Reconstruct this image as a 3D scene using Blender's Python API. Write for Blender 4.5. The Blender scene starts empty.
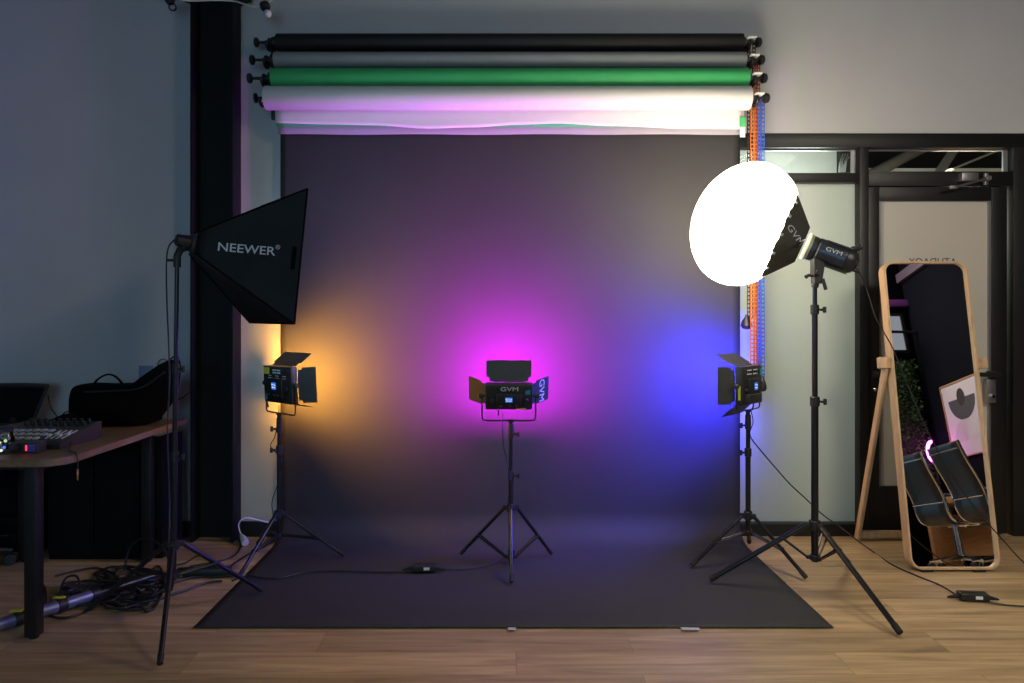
import bpy, bmesh, math, random
from mathutils import Vector, Matrix, noise as mnoise
from mathutils.bvhtree import BVHTree
random.seed(7)
S = bpy.context.scene
COL = S.collection
PI = math.pi
V = Vector
F = 720.0            # focal length in pixels (1024 wide), horizon row 316, vanishing column 500
CH = 1.324           # camera height
WY = 4.33            # room face of the back wall


def at(px, py, y):
    """point seen at pixel (px,py) standing at depth y"""
    return V(((px - 500) * y / F, y, CH - (py - 316) * y / F))


def on_floor(px, py, z=0.0):
    y = (CH - z) * F / (py - 316)
    return V(((px - 500) * y / F, y, z))


# ------------------------------------------------------------------ materials
MATS = {}


def mat(name, col, rough=.5, metal=0.0, var=0.0, vscale=8.0, bump=0.0, bscale=40.0, emit=None, estr=0.0,
        stretch=None, spec=.5, sheen=0.0, coat=0.0):
    m = bpy.data.materials.new(name)
    m.use_nodes = True
    nt = m.node_tree
    b = nt.nodes['Principled BSDF']
    b.inputs['Base Color'].default_value = (*col, 1)
    b.inputs['Roughness'].default_value = rough
    b.inputs['Metallic'].default_value = metal
    b.inputs['Specular IOR Level'].default_value = spec
    b.inputs['Sheen Weight'].default_value = sheen
    b.inputs['Coat Weight'].default_value = coat
    if emit:
        b.inputs['Emission Color'].default_value = (*emit, 1)
        b.inputs['Emission Strength'].default_value = estr
    if var or bump:
        tc = nt.nodes.new('ShaderNodeTexCoord')
        mp = nt.nodes.new('ShaderNodeMapping')
        if stretch:
            mp.inputs['Scale'].default_value = stretch
        nt.links.new(tc.outputs['Object'], mp.inputs['Vector'])
    if var:
        n = nt.nodes.new('ShaderNodeTexNoise')
        n.inputs['Scale'].default_value = vscale
        n.inputs['Detail'].default_value = 5
        nt.links.new(mp.outputs['Vector'], n.inputs['Vector'])
        r = nt.nodes.new('ShaderNodeValToRGB')
        r.color_ramp.elements[0].position = .3
        r.color_ramp.elements[1].position = .7
        r.color_ramp.elements[0].color = (*[max(0, c * (1 - var)) for c in col], 1)
        r.color_ramp.elements[1].color = (*[min(1, c * (1 + var)) for c in col], 1)
        nt.links.new(n.outputs['Fac'], r.inputs['Fac'])
        nt.links.new(r.outputs['Color'], b.inputs['Base Color'])
    if bump:
        n2 = nt.nodes.new('ShaderNodeTexNoise')
        n2.inputs['Scale'].default_value = bscale
        n2.inputs['Detail'].default_value = 4
        nt.links.new(mp.outputs['Vector'], n2.inputs['Vector'])
        bp = nt.nodes.new('ShaderNodeBump')
        bp.inputs['Strength'].default_value = bump
        bp.inputs['Distance'].default_value = .01
        nt.links.new(n2.outputs['Fac'], bp.inputs['Height'])
        nt.links.new(bp.outputs['Normal'], b.inputs['Normal'])
    MATS[name] = m
    return m


def wood_floor():
    m = mat('oak_planks', (.3, .2, .12), .42)
    nt = m.node_tree
    b = nt.nodes['Principled BSDF']
    tc = nt.nodes.new('ShaderNodeTexCoord')
    mp = nt.nodes.new('ShaderNodeMapping')
    nt.links.new(tc.outputs['Object'], mp.inputs['Vector'])
    br = nt.nodes.new('ShaderNodeTexBrick')
    br.offset = .37
    br.inputs['Color1'].default_value = (.30, .30, .30, 1)
    br.inputs['Color2'].default_value = (.72, .72, .72, 1)
    br.inputs['Mortar'].default_value = (.0, .0, .0, 1)
    br.inputs['Scale'].default_value = 1
    br.inputs['Mortar Size'].default_value = .0016
    br.inputs['Mortar Smooth'].default_value = .3
    br.inputs['Brick Width'].default_value = 1.25
    br.inputs['Row Height'].default_value = .178
    nt.links.new(mp.outputs['Vector'], br.inputs['Vector'])
    mg = nt.nodes.new('ShaderNodeMapping')
    mg.inputs['Scale'].default_value = (1.3, 17, 1)
    nt.links.new(tc.outputs['Object'], mg.inputs['Vector'])
    # each plank gets its own stretch of grain
    vadd = nt.nodes.new('ShaderNodeVectorMath')
    vadd.operation = 'MULTIPLY_ADD'
    vadd.inputs[1].default_value = (17, 5, 9)
    nt.links.new(br.outputs['Color'], vadd.inputs[0])
    nt.links.new(mg.outputs['Vector'], vadd.inputs[2])
    gn = nt.nodes.new('ShaderNodeTexNoise')
    gn.inputs['Scale'].default_value = 1.5
    gn.inputs['Detail'].default_value = 7
    gn.inputs['Roughness'].default_value = .6
    gn.inputs['Distortion'].default_value = .6
    nt.links.new(vadd.outputs['Vector'], gn.inputs['Vector'])
    ramp = nt.nodes.new('ShaderNodeValToRGB')
    e = ramp.color_ramp.elements
    e[0].position = .25
    e[0].color = (.235, .150, .075, 1)
    e[1].position = .75
    e[1].color = (.62, .43, .24, 1)
    x = e.new(.5)
    x.color = (.43, .29, .153, 1)
    nt.links.new(gn.outputs['Fac'], ramp.inputs['Fac'])
    mul = nt.nodes.new('ShaderNodeMix')
    mul.data_type = 'RGBA'
    mul.blend_type = 'MULTIPLY'
    mul.inputs['Factor'].default_value = 1
    tone = nt.nodes.new('ShaderNodeMapRange')
    tone.inputs['From Min'].default_value = 0
    tone.inputs['From Max'].default_value = .8
    tone.inputs['To Min'].default_value = .50
    tone.inputs['To Max'].default_value = 1.15
    nt.links.new(br.outputs['Color'], tone.inputs['Value'])
    nt.links.new(ramp.outputs['Color'], mul.inputs['A'])
    nt.links.new(tone.outputs['Result'], mul.inputs['B'])
    nt.links.new(mul.outputs['Result'], b.inputs['Base Color'])
    bp = nt.nodes.new('ShaderNodeBump')
    bp.inputs['Strength'].default_value = .12
    bp.inputs['Distance'].default_value = .002
    nt.links.new(gn.outputs['Fac'], bp.inputs['Height'])
    nt.links.new(bp.outputs['Normal'], b.inputs['Normal'])
    return m


def frosted(name, col, trans):
    m = bpy.data.materials.new(name)
    m.use_nodes = True
    nt = m.node_tree
    nt.nodes.remove(nt.nodes['Principled BSDF'])
    out = nt.nodes['Material Output']
    d = nt.nodes.new('ShaderNodeBsdfDiffuse')
    d.inputs['Color'].default_value = (*col, 1)
    t = nt.nodes.new('ShaderNodeBsdfTranslucent')
    t.inputs['Color'].default_value = (*col, 1)
    mx = nt.nodes.new('ShaderNodeMixShader')
    mx.inputs['Fac'].default_value = trans
    nt.links.new(d.outputs[0], mx.inputs[1])
    nt.links.new(t.outputs[0], mx.inputs[2])
    g = nt.nodes.new('ShaderNodeBsdfGlossy')
    g.inputs['Roughness'].default_value = .25
    fr = nt.nodes.new('ShaderNodeFresnel')
    fr.inputs['IOR'].default_value = 1.35
    mx2 = nt.nodes.new('ShaderNodeMixShader')
    nt.links.new(fr.outputs[0], mx2.inputs['Fac'])
    nt.links.new(mx.outputs[0], mx2.inputs[1])
    nt.links.new(g.outputs[0], mx2.inputs[2])
    nt.links.new(mx2.outputs[0], out.inputs['Surface'])
    return m


def clear_glass(name, tint=(1, 1, 1), ior=1.45):
    m = bpy.data.materials.new(name)
    m.use_nodes = True
    nt = m.node_tree
    nt.nodes.remove(nt.nodes['Principled BSDF'])
    out = nt.nodes['Material Output']
    t = nt.nodes.new('ShaderNodeBsdfTransparent')
    t.inputs['Color'].default_value = (*tint, 1)
    g = nt.nodes.new('ShaderNodeBsdfGlossy')
    g.inputs['Roughness'].default_value = .02
    fr = nt.nodes.new('ShaderNodeFresnel')
    fr.inputs['IOR'].default_value = ior
    mx = nt.nodes.new('ShaderNodeMixShader')
    nt.links.new(fr.outputs[0], mx.inputs['Fac'])
    nt.links.new(t.outputs[0], mx.inputs[1])
    nt.links.new(g.outputs[0], mx.inputs[2])
    nt.links.new(mx.outputs[0], out.inputs['Surface'])
    return m


def light_mat(name, col, strength):
    m = bpy.data.materials.new(name)
    m.use_nodes = True
    nt = m.node_tree
    nt.nodes.remove(nt.nodes['Principled BSDF'])
    e = nt.nodes.new('ShaderNodeEmission')
    e.inputs['Color'].default_value = (*col, 1)
    e.inputs['Strength'].default_value = strength
    nt.links.new(e.outputs[0], nt.nodes['Material Output'].inputs['Surface'])
    return m


# lamp strengths in one place
L_LANTERN = 21.0
L_MAGENTA = 540.0
L_BLUE = 570.0
L_AMBER = 215.0
L_FILLPANE = 4.6

M_FLOOR = wood_floor()
M_WALL = mat('painted_plaster', (.48, .48, .48), .85, var=.03, vscale=2.5, bump=.04, bscale=120)
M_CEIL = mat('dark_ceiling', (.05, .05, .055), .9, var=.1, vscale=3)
M_NAVY = mat('dark_navy_paint', (.0025, .003, .006), .95, spec=.04, var=.1, vscale=3)
M_STEEL = mat('black_column_paint', (.005, .005, .0055), .6, spec=.25, var=.2, vscale=6, bump=.05, bscale=60)
M_FRAME = mat('black_frame_paint', (.008, .008, .0085), .4, spec=.4, var=.15, vscale=5)
M_BASEB = mat('black_baseboard_paint', (.012, .012, .013), .5, var=.1)
M_FROST = frosted('frosted_film_glass', (.53, .60, .54), .25)
M_FROSTD = frosted('frosted_film_door_glass', (.60, .56, .50), .30)
M_CLEAR = clear_glass('clear_glass', (.9, .93, .93), 1.10)
M_PAPER = mat('black_seamless_paper', (.033, .0325, .0335), .7, var=.05, vscale=3, bump=.05, bscale=14, spec=.3)
M_BLKROLL = mat('black_roll_paper', (.014, .014, .015), .6, var=.08, spec=.3)
M_GREYROLL = mat('grey_roll_paper', (.27, .28, .285), .7, var=.04)
M_GREEN = mat('green_roll_paper', (.05, .44, .14), .6, var=.05)
M_WHITEROLL = mat('white_roll_paper', (.66, .64, .63), .75, var=.02)
M_PLASTIC = mat('black_plastic', (.012, .012, .013), .45, var=.15, vscale=20)
M_METALB = mat('black_anodised_tube', (.016, .016, .018), .28, metal=.35, var=.15, vscale=12)
M_RUBBER = mat('black_rubber', (.010, .010, .010), .8, var=.1)
M_CHROME = mat('polished_chrome', (.75, .75, .77), .12, metal=1, var=.03)
M_STEELG = mat('grey_steel', (.35, .35, .36), .35, metal=.9, var=.06)
M_FABRIC = mat('black_nylon_fabric', (.006, .0065, .009), .6, var=.15, vscale=9, bump=.5, bscale=16, spec=.25)
M_SKIRT = mat('black_skirt_cloth', (.045, .043, .033), .7, var=.15, vscale=18, bump=.2, bscale=180)
M_WHITE = mat('white_plastic', (.72, .72, .70), .45, var=.02)
M_PRINT = mat('light_grey_print', (.55, .57, .62), .6, var=.03)
M_DIFF = light_mat('glowing_diffusion_cloth', (.46, .80, 1.0), 9.0)
M_BALLOON = light_mat('glowing_lantern_cloth', (1.0, .91, .66), L_LANTERN)
M_LEDM = light_mat('magenta_leds', (.86, .0, 1.0), L_MAGENTA)
M_LEDB = light_mat('blue_leds', (.035, .03, 1.0), L_BLUE)
M_LEDA = light_mat('amber_leds', (1.0, .43, .055), L_AMBER)
M_LCD = light_mat('blue_display_glow', (.06, .20, 1.0), .75)
M_LCDTXT = light_mat('display_digits_glow', (.55, .75, 1.0), .9)
M_YELLOW = mat('yellow_sticker', (.60, .58, .03), .5, var=.05)
M_CYAN = mat('teal_sticker', (.02, .28, .36), .5, var=.05)
M_FLAP = mat('matt_black_sheet_metal', (.020, .021, .022), .55, var=.12, vscale=14, spec=.4)
M_LAMPBODY = mat('lamp_housing_black', (.018, .019, .020), .4, var=.12, vscale=20)
M_LAMPSIDE = mat('lamp_side_panel', (.022, .028, .042), .3, var=.08, vscale=20)
M_RING = mat('lit_mount_ring', (.45, .47, .36), .4, metal=.4, var=.05)  # greenish-yellow light on the ring's edge, put into its colour
M_DESK = mat('brown_wood_laminate', (.20, .115, .06), .45, var=.22, vscale=5, stretch=(8, 1, 8))
M_OAK = mat('light_oak', (.56, .36, .20), .5, var=.14, vscale=6, stretch=(9, 9, 1.2))
M_MIRROR = mat('mirror_silver', (.93, .93, .93), .01, metal=1)
M_BROWNWOOD = mat('brown_bench_wood', (.30, .16, .07), .5, var=.2, vscale=5, stretch=(8, 1, 8))
M_CABLE = mat('black_cable_rubber', (.010, .010, .011), .5, var=.1)
M_WCABLE = mat('white_cable', (.70, .70, .72), .5, var=.02)
M_BAG = mat('black_bag_canvas', (.0035, .003, .003), .95, spec=.06, var=.2, vscale=12, bump=.3, bscale=60)
M_MESHF = mat('black_chair_mesh', (.005, .005, .006), .9, spec=.1, var=.2, vscale=60)
M_LEATHER = mat('black_leather', (.014, .014, .016), .45, var=.15, vscale=14, bump=.1, bscale=80)
M_ORANGE = mat('orange_chain_plastic', (.62, .15, .012), .45, var=.05)
M_RED = mat('red_chain_plastic', (.45, .02, .02), .45, var=.05)
M_BLUEC = mat('blue_chain_plastic', (.012, .07, .42), .45, var=.05)
M_BLKC = mat('black_chain_plastic', (.015, .015, .016), .45, var=.05)
M_KEYS = mat('grey_rubber_pads', (.42, .42, .44), .5, var=.05)
M_CASE = mat('black_case_shell', (.003, .003, .0035), .7, spec=.15, var=.15)
M_GLASSB = clear_glass('bulb_glass', (.85, .87, .9))
M_COPPER = mat('gold_plug_metal', (.75, .40, .15), .3, metal=1, var=.05)
M_LEAF = mat('artificial_green_leaf', (.035, .11, .028), .6, var=.5, vscale=30)
M_PURPLE = mat('purple_trim', (.22, .06, .30), .8, var=.05)  # one even purple for the first beam and the nook strip
M_POSTER = mat('off_white_print_paper', (.36, .33, .39), .8, var=.02)
M_INK = mat('charcoal_ink', (.03, .03, .045), .8, var=.05)
M_INKG = mat('grey_ink', (.40, .36, .40), .8, var=.05)
M_NEON = light_mat('pink_neon', (1.0, .05, .80), 45.0)
M_FILLPANE = light_mat('window_fill_glow', (.34, .70, 1.0), L_FILLPANE)  # bluish glow of the added fill window
M_HIGHPANE = light_mat('pale_high_window_glow', (.80, .86, .95), .30)
M_WARMLAMP = light_mat('warm_lamp_glow', (1.0, .75, .45), 14.0)
M_DUCT = mat('galvanised_duct', (.30, .30, .28), .7, metal=.1, var=.1)
M_NEXTW = mat('next_room_plaster', (.62, .62, .58), .85, var=.03)
M_TAPE = mat('white_gaffer_tape', (.42, .42, .46), .6, var=.04)
M_BPOLE = mat('blue_lit_metal_tube', (.22, .23, .40), .32, metal=.6, var=.08)  # blue light falling on the pole is put into its colour


# ------------------------------------------------------------------ mesh helpers
def BM():
    return bmesh.new()


def box(bm, c, s, rot=None, bev=0.0, seg=2):
    """box centred at c with size s; rot a 3x3/4x4 matrix"""
    r = bmesh.ops.create_cube(bm, size=1.0)
    vs = r['verts']
    for v in vs:
        v.co = V((v.co.x * s[0], v.co.y * s[1], v.co.z * s[2]))
    if bev:
        es = list({e for v in vs for e in v.link_edges})
        rb = bmesh.ops.bevel(bm, geom=es, offset=bev, segments=seg, profile=.6, affect='EDGES')
        vs = list({v for v in vs if v.is_valid} | set(rb['verts']))
    R = rot.to_3x3() if rot is not None else None
    for v in vs:
        p = R @ v.co if R is not None else v.co.copy()
        v.co = p + V(c)
    return vs


def box2(bm, a, b, bev=0.0):
    a, b = V(a), V(b)
    return box(bm, (a + b) / 2, (abs(b.x - a.x), abs(b.y - a.y), abs(b.z - a.z)), None, bev)


def frame_for(d):
    d = d.normalized()
    up = V((0, 0, 1)) if abs(d.z) < .95 else V((0, 1, 0))
    x = up.cross(d).normalized()
    return x, d.cross(x).normalized(), d


def lathe(bm, a, b, prof, seg=20, caps=True, phase=0.0):
    """surface of revolution about the axis a->b; prof = [(t along axis 0..1, radius)]"""
    a, b = V(a), V(b)
    x, y, d = frame_for(b - a)
    rings = []
    for t, r in prof:
        c = a.lerp(b, t) if 0 <= t <= 1 else a + (b - a) * t
        rings.append([bm.verts.new(c + (x * math.cos(2 * PI * k / seg + phase) + y * math.sin(2 * PI * k / seg + phase)) * r) for k in range(seg)])
    for r0, r1 in zip(rings, rings[1:]):
        for k in range(seg):
            bm.faces.new((r0[k], r0[(k + 1) % seg], r1[(k + 1) % seg], r1[k]))
    if caps:
        bm.faces.new(rings[0][::-1])
        bm.faces.new(rings[-1])
    return rings


def cyl(bm, a, b, r, seg=16, bev=0.0):
    a, b = V(a), V(b)
    L = (b - a).length
    if bev:
        t = bev / L
        lathe(bm, a, b, [(0, r - bev), (t, r), (1 - t, r), (1, r - bev)], seg)
    else:
        lathe(bm, a, b, [(0, r), (1, r)], seg)


def smooth_path(pts, n=6):
    pts = [V(p) for p in pts]
    out = []
    P = [pts[0] * 2 - pts[1]] + pts + [pts[-1] * 2 - pts[-2]]
    for i in range(1, len(P) - 2):
        p0, p1, p2, p3 = P[i - 1], P[i], P[i + 1], P[i + 2]
        for k in range(n):
            t = k / n
            out.append(.5 * ((2 * p1) + (p2 - p0) * t + (2 * p0 - 5 * p1 + 4 * p2 - p3) * t * t + (3 * p1 - p0 - 3 * p2 + p3) * t ** 3))
    out.append(pts[-1])
    return out


def tube(bm, pts, r, seg=8, smooth=0, flat=None):
    pts = smooth_path(pts, smooth) if smooth else [V(p) for p in pts]
    n = len(pts)
    rings = []
    x = None
    for i, p in enumerate(pts):
        d = (pts[min(i + 1, n - 1)] - pts[max(i - 1, 0)]).normalized()
        if x is None:
            x, y, _ = frame_for(d)
        else:
            x = (x - d * x.dot(d)).normalized()
            y = d.cross(x)
        rr = r[i * (len(r) - 1) // max(1, n - 1)] if isinstance(r, (list, tuple)) else r
        ry = rr if flat is None else rr * flat
        rings.append([bm.verts.new(p + x * math.cos(2 * PI * k / seg) * rr + y * math.sin(2 * PI * k / seg) * ry) for k in range(seg)])
    for r0, r1 in zip(rings, rings[1:]):
        for k in range(seg):
            bm.faces.new((r0[k], r0[(k + 1) % seg], r1[(k + 1) % seg], r1[k]))
    bm.faces.new(rings[0][::-1])
    bm.faces.new(rings[-1])


def prism(bm, poly, thick, M=None, bev=0.0):
    """polygon in local XY, extruded +-thick/2 along local Z, then M"""
    M = M or Matrix.Identity(4)
    lo = [bm.verts.new(M @ V((p[0], p[1], -thick / 2))) for p in poly]
    hi = [bm.verts.new(M @ V((p[0], p[1], thick / 2))) for p in poly]
    n = len(poly)
    fs = [bm.faces.new(lo[::-1]), bm.faces.new(hi)]
    for k in range(n):
        fs.append(bm.faces.new((lo[k], lo[(k + 1) % n], hi[(k + 1) % n], hi[k])))
    if bev:
        es = list({e for f in fs[:2] for e in f.edges})
        bmesh.ops.bevel(bm, geom=es, offset=bev, segments=2, affect='EDGES')


def rounded(w, h, r, n=6, cx=0, cy=0):
    out = []
    for (sx, sy, a0) in ((1, 1, 0), (-1, 1, 90), (-1, -1, 180), (1, -1, 270)):
        for k in range(n + 1):
            a = math.radians(a0 + 90 * k / n)
            out.append((cx + sx * (w / 2 - r) + r * math.cos(a), cy + sy * (h / 2 - r) + r * math.sin(a)))
    return out


def ball(bm, c, r, seg=16, rings=10, scale=(1, 1, 1), rot=None):
    M = Matrix.Translation(V(c)) @ (rot.to_4x4() if rot is not None else Matrix.Identity(4)) @ Matrix.Diagonal((r * scale[0], r * scale[1], r * scale[2], 1))
    bmesh.ops.create_uvsphere(bm, u_segments=seg, v_segments=rings, radius=1, matrix=M)


def basis(o, x, y, z):
    m = Matrix((x, y, z)).transposed().to_4x4()
    m.translation = o
    return m


ORG = {}


def link(o, parent, origin):
    COL.objects.link(o)
    if parent is not None:
        o.parent = parent
    ORG[o] = origin
    return o


def obj(name, bm, m, parent=None, origin=None, smooth=38):
    """turn a bmesh in world coordinates into one mesh object"""
    bmesh.ops.recalc_face_normals(bm, faces=bm.faces[:])
    if parent is not None:
        org = ORG[parent]
    elif origin is not None:
        org = V(origin)
    else:
        xs = [v.co for v in bm.verts]
        org = V((sum(p.x for p in xs) / len(xs), sum(p.y for p in xs) / len(xs), min(p.z for p in xs)))
    for v in bm.verts:
        v.co -= org
    me = bpy.data.meshes.new(name)
    bm.to_mesh(me)
    bm.free()
    if m is not None:
        me.materials.append(m)
    if smooth:
        me.polygons.foreach_set('use_smooth', [True] * len(me.polygons))
        me.set_sharp_from_angle(angle=math.radians(smooth))
    o = bpy.data.objects.new(name, me)
    if parent is None:
        o.location = org
    return link(o, parent, org)


def tag(o, label=None, cat=None, group=None, kind=None):
    if label:
        o['label'] = label
    if cat:
        o['category'] = cat
    if group:
        o['group'] = group
    if kind:
        o['kind'] = kind
    return o


def thing(name, loc, label, cat, group=None, kind=None):
    o = bpy.data.objects.new(name, None)
    o.location = V(loc)
    o.empty_display_size = .05
    link(o, None, V(loc))
    return tag(o, label, cat, group, kind)


def struct(name, bm, m, label=None, cat=None, smooth=30):
    o = obj(name, bm, m, None, smooth=smooth)
    return tag(o, label, cat, None, 'structure')


def text_bm(txt, size, M, depth=.0008, font_scale_x=1.0, bvh=None, dirn=None, lift=.002, bold=0.0, shear=0.0):
    cu = bpy.data.curves.new('tmp', 'FONT')
    cu.body = txt
    cu.size = size
    cu.extrude = depth
    cu.offset = bold
    cu.shear = shear
    cu.align_x = 'CENTER'
    cu.align_y = 'CENTER'
    o = bpy.data.objects.new('tmp', cu)
    COL.objects.link(o)
    bpy.context.view_layer.update()
    me = bpy.data.meshes.new_from_object(o.evaluated_get(bpy.context.evaluated_depsgraph_get()))
    bm = BM()
    bm.from_mesh(me)
    COL.objects.unlink(o)
    bpy.data.objects.remove(o)
    bpy.data.curves.remove(cu)
    bpy.data.meshes.remove(me)
    for v in bm.verts:
        v.co.x *= font_scale_x
        z = v.co.z
        p = M @ v.co
        if bvh is not None:
            hit = bvh.ray_cast(p - dirn * .3, dirn)
            if hit[0] is not None:
                p = hit[0] - dirn * (lift + z + depth)
        v.co = p
    return bm


# ------------------------------------------------------------------ the room
bm = BM(); box2(bm, (-3.5, -4.0, -.05), (4.55, 4.33, 0)); struct('floor', bm, M_FLOOR)
bm = BM(); box2(bm, (-3.5, -4.0, 3.5), (4.55, 4.33, 3.6)); struct('ceiling', bm, M_CEIL)
bm = BM(); box2(bm, (-3.6, -4.0, 0), (-3.5, 4.45, 3.5)); struct('wall_left', bm, M_WALL)
bm = BM(); box2(bm, (4.5, -4.0, 0), (4.6, 4.45, 3.5)); struct('wall_right', bm, M_NAVY)
bm = BM(); box2(bm, (-3.6, -4.1, 0), (4.6, -4.0, 3.5)); struct('wall_rear', bm, M_NAVY)
# back wall with the opening for the glazed front
OX0, OX1, OZ = 1.413, 3.27, 2.422
bm = BM()
Mw = Matrix(((1, 0, 0, 0), (0, 0, 1, WY + .06), (0, 1, 0, 0), (0, 0, 0, 1)))
prism(bm, [(-3.5, 0), (OX0, 0), (OX0, OZ), (OX1, OZ), (OX1, 0), (4.5, 0), (4.5, 3.5), (-3.5, 3.5)], .12, Mw)
struct('wall_back', bm, M_WALL, smooth=0)
bm = BM()
box2(bm, (-3.5, WY - .014, 0), (-1.812, WY - .0002, .092), .003)
box2(bm, (-1.555, WY - .014, 0), (OX0 - .002, WY - .0002, .092), .003)
struct('baseboard_back', bm, M_BASEB)
# ceiling beams (seen in the leaning mirror only)
for k, (y, x0, x1) in enumerate(((.9, -3.5, 4.5), (-.6, -3.5, 4.5))):
    bm = BM(); box2(bm, (x0, y - .09, 3.12), (x1, y + .09, 3.5), .004); struct('trim_%d' % (k + 5), bm, M_PURPLE if k == 0 else M_CEIL)

# steel H column against the wall
bm = BM()
X0, X1 = -1.808, -1.557
CY0, CY1 = 4.20, 4.3295
box2(bm, (X0, CY0, 0), (X0 + .014, CY1, 3.5), .002)
box2(bm, (X1 - .014, CY0, 0), (X1, CY1, 3.5), .002)
box2(bm, (X0 + .013, CY1 - .02, 0), (X1 - .013, CY1, 3.5))
col_o = struct('column', bm, M_STEEL, 'black steel H section column standing against the back wall beside the desk', 'column')
col_o.name = 'trim_1'
bm = BM()
tp = CH + 312 * 4.2 / F
for sx, xa in ((1, X1), (-1, X0)):
    poly = [(xa, tp + .02), (xa + sx * .028, tp + .02 + .02), (xa + sx * .075, tp + .055), (xa + sx * .075, 3.5), (xa, 3.5)]
    prism(bm, poly if sx > 0 else poly[::-1], .10, Matrix(((1, 0, 0, 0), (0, 0, 1, 4.25), (0, 1, 0, 0), (0, 0, 0, 1))))
o = obj('bracket_plate', bm, M_STEEL, col_o)

# ------------------------------------------------------------------ glazed front: fixed light, transoms, door
def fx(px):
    return (px - 500) / 166.3


def fz(py):
    return CH - (py - 316) / 166.3


FY0, FY1 = WY - .004, WY + .085      # frame depth
PY = WY + .06                          # pane plane
bm = BM()
zt0, zt1 = fz(147.5), OZ
box2(bm, (OX0, FY0, zt0), (OX1, FY1, zt1), .002)                                  # head
box2(bm, (fx(859.5), FY0, 0), (fx(868.5), FY1, zt0 + .001), .002)                 # mullion
box2(bm, (OX0, FY0, 0), (OX0 + .03, FY1, zt0), .002)                              # left jamb
box2(bm, (fx(1013), FY0, 0), (OX1, FY1, zt0), .002)                               # right jamb
box2(bm, (OX0 + .03, FY0, fz(182.5)), (fx(859.5), FY1, fz(173)), .002)            # transom rail, fixed light
box2(bm, (fx(868.5), FY0, fz(186)), (fx(1013), FY1, fz(171.5)), .002)             # transom rail, door
box2(bm, (OX0 + .03, FY0, 0), (fx(859.5), FY1, fz(524)), .002)                    # bottom rail
w1 = struct('window_1', bm, M_FRAME)
bm = BM(); box2(bm, (OX0 + .028, PY - .004, fz(525)), (fx(860), PY + .004, fz(182)), 0); obj('frosted_pane', bm, M_FROST, w1)
bm = BM(); box2(bm, (OX0 + .028, PY - .003, fz(173.5)), (fx(860), PY + .003, fz(147)), 0); o = obj('transom_pane', bm, M_CLEAR, w1)
bm = BM(); box2(bm, (fx(868), PY - .003, fz(172)), (fx(1013.5), PY + .003, fz(147)), 0); obj('transom_pane', bm, M_CLEAR, w1)
bm = BM()
for (xa, xb, za, zb) in ((OX0 + .03, fx(859.5), fz(182.5), fz(524)), ):
    pass
for (xa, xb, zb, za) in ((OX0 + .03, fx(859.5), fz(173), zt0), (fx(868.5), fx(1013), fz(171.5), zt0)):
    t = .010
    box2(bm, (xa, PY - .016, za - t), (xb, PY - .004, za)); box2(bm, (xa, PY - .016, zb), (xb, PY - .004, zb + t))
    box2(bm, (xa, PY - .016, zb + t), (xa + t, PY - .004, za - t)); box2(bm, (xb - .028, PY - .016, zb + t), (xb, PY - .004, za - t))
obj('glazing_bead', bm, M_STEELG, w1)

# the door leaf
bm = BM()
DX0, DX1, DZ0, DZ1 = fx(868.5) + .004, fx(1008.5), .012, fz(186) - .004
DY0, DY1 = WY + .012, WY + .062
GX0, GX1, GZ0, GZ1 = fx(880.5), fx(993), fz(487), fz(200.5)
box2(bm, (DX0, DY0, DZ0), (GX0, DY1, DZ1), .002)
box2(bm, (GX1, DY0, DZ0), (DX1, DY1, DZ1), .002)
box2(bm, (GX0 - .001, DY0, GZ1), (GX1 + .001, DY1, DZ1), .002)
box2(bm, (GX0 - .001, DY0, DZ0), (GX1 + .001, DY1, GZ0), .002)
door = struct('door_1', bm, M_FRAME)
bm = BM(); box2(bm, (GX0 - .004, DY0 + .022, GZ0 - .004), (GX1 + .004, DY0 + .030, GZ1 + .004)); obj('frosted_pane', bm, M_FROSTD, door)
bm = BM()
for a, b in (((GX0, GZ0), (GX0 + .012, GZ1)), ((GX1 - .012, GZ0), (GX1, GZ1))):
    box2(bm, (a[0], DY0 + .006, a[1]), (b[0], DY0 + .021, b[1]))
obj('glazing_bead', bm, M_STEELG, door)
bm = text_bm('ATUDAOY', .060, basis(V((fx(936), DY0 + .0205, fz(261.6))), V((-1, 0, 0)), V((0, 0, 1)), V((0, 1, 0))), .0004, 1.0)
obj('lettering', bm, M_INK, door)
bm = BM()
zb = fz(374)
box(bm, (fx(934), DY0 - .055, zb), (fx(997) - fx(872), .022, .026), None, .006)
for p in (876, 990):
    box(bm, (fx(p), DY0 - .025, zb), (.03, .05, .04), None, .004)
obj('push_bar', bm, M_PLASTIC, door)
bm = BM()
box(bm, (fx(990), DY0 - .012, fz(391)), (.055, .03, .14), None, .006)
lock = obj('lock_box', bm, M_STEELG, door)
bm = BM(); cyl(bm, (fx(990), DY0 - .026, fz(396)), (fx(990), DY0 - .045, fz(396)), .012, 14, .002); obj('key_cylinder', bm, M_CHROME, lock)
bm = BM(); cyl(bm, (fx(876), DY0 + .001, fz(389.5)), (fx(876), DY0 - .008, fz(389.5)), .010, 14, .002); obj('key_cylinder', bm, M_CHROME, door)
# overhead closer
bm = BM()
box(bm, (fx(966), FY0 - .02, fz(178)), (.10, .04, .05), None, .006)
cl = obj('door_closer', bm, M_STEELG, door)
bm = BM()
tube(bm, [(fx(982), FY0 - .05, fz(180)), (fx(966), FY0 - .055, fz(184.5)), (fx(950), FY0 - .06, fz(188.5))], .006, 8)
box(bm, (fx(947), FY0 - .058, fz(189)), (.045, .02, .018), None, .003)
cyl(bm, (fx(982), FY0 - .065, fz(180)), (fx(982), FY0 + .002, fz(180)), .015, 14, .003)
box(bm, (fx(982), FY0 - .03, fz(180)), (.022, .02, .07), None, .003)
obj('closer_arm', bm, M_STEELG, cl)

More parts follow.
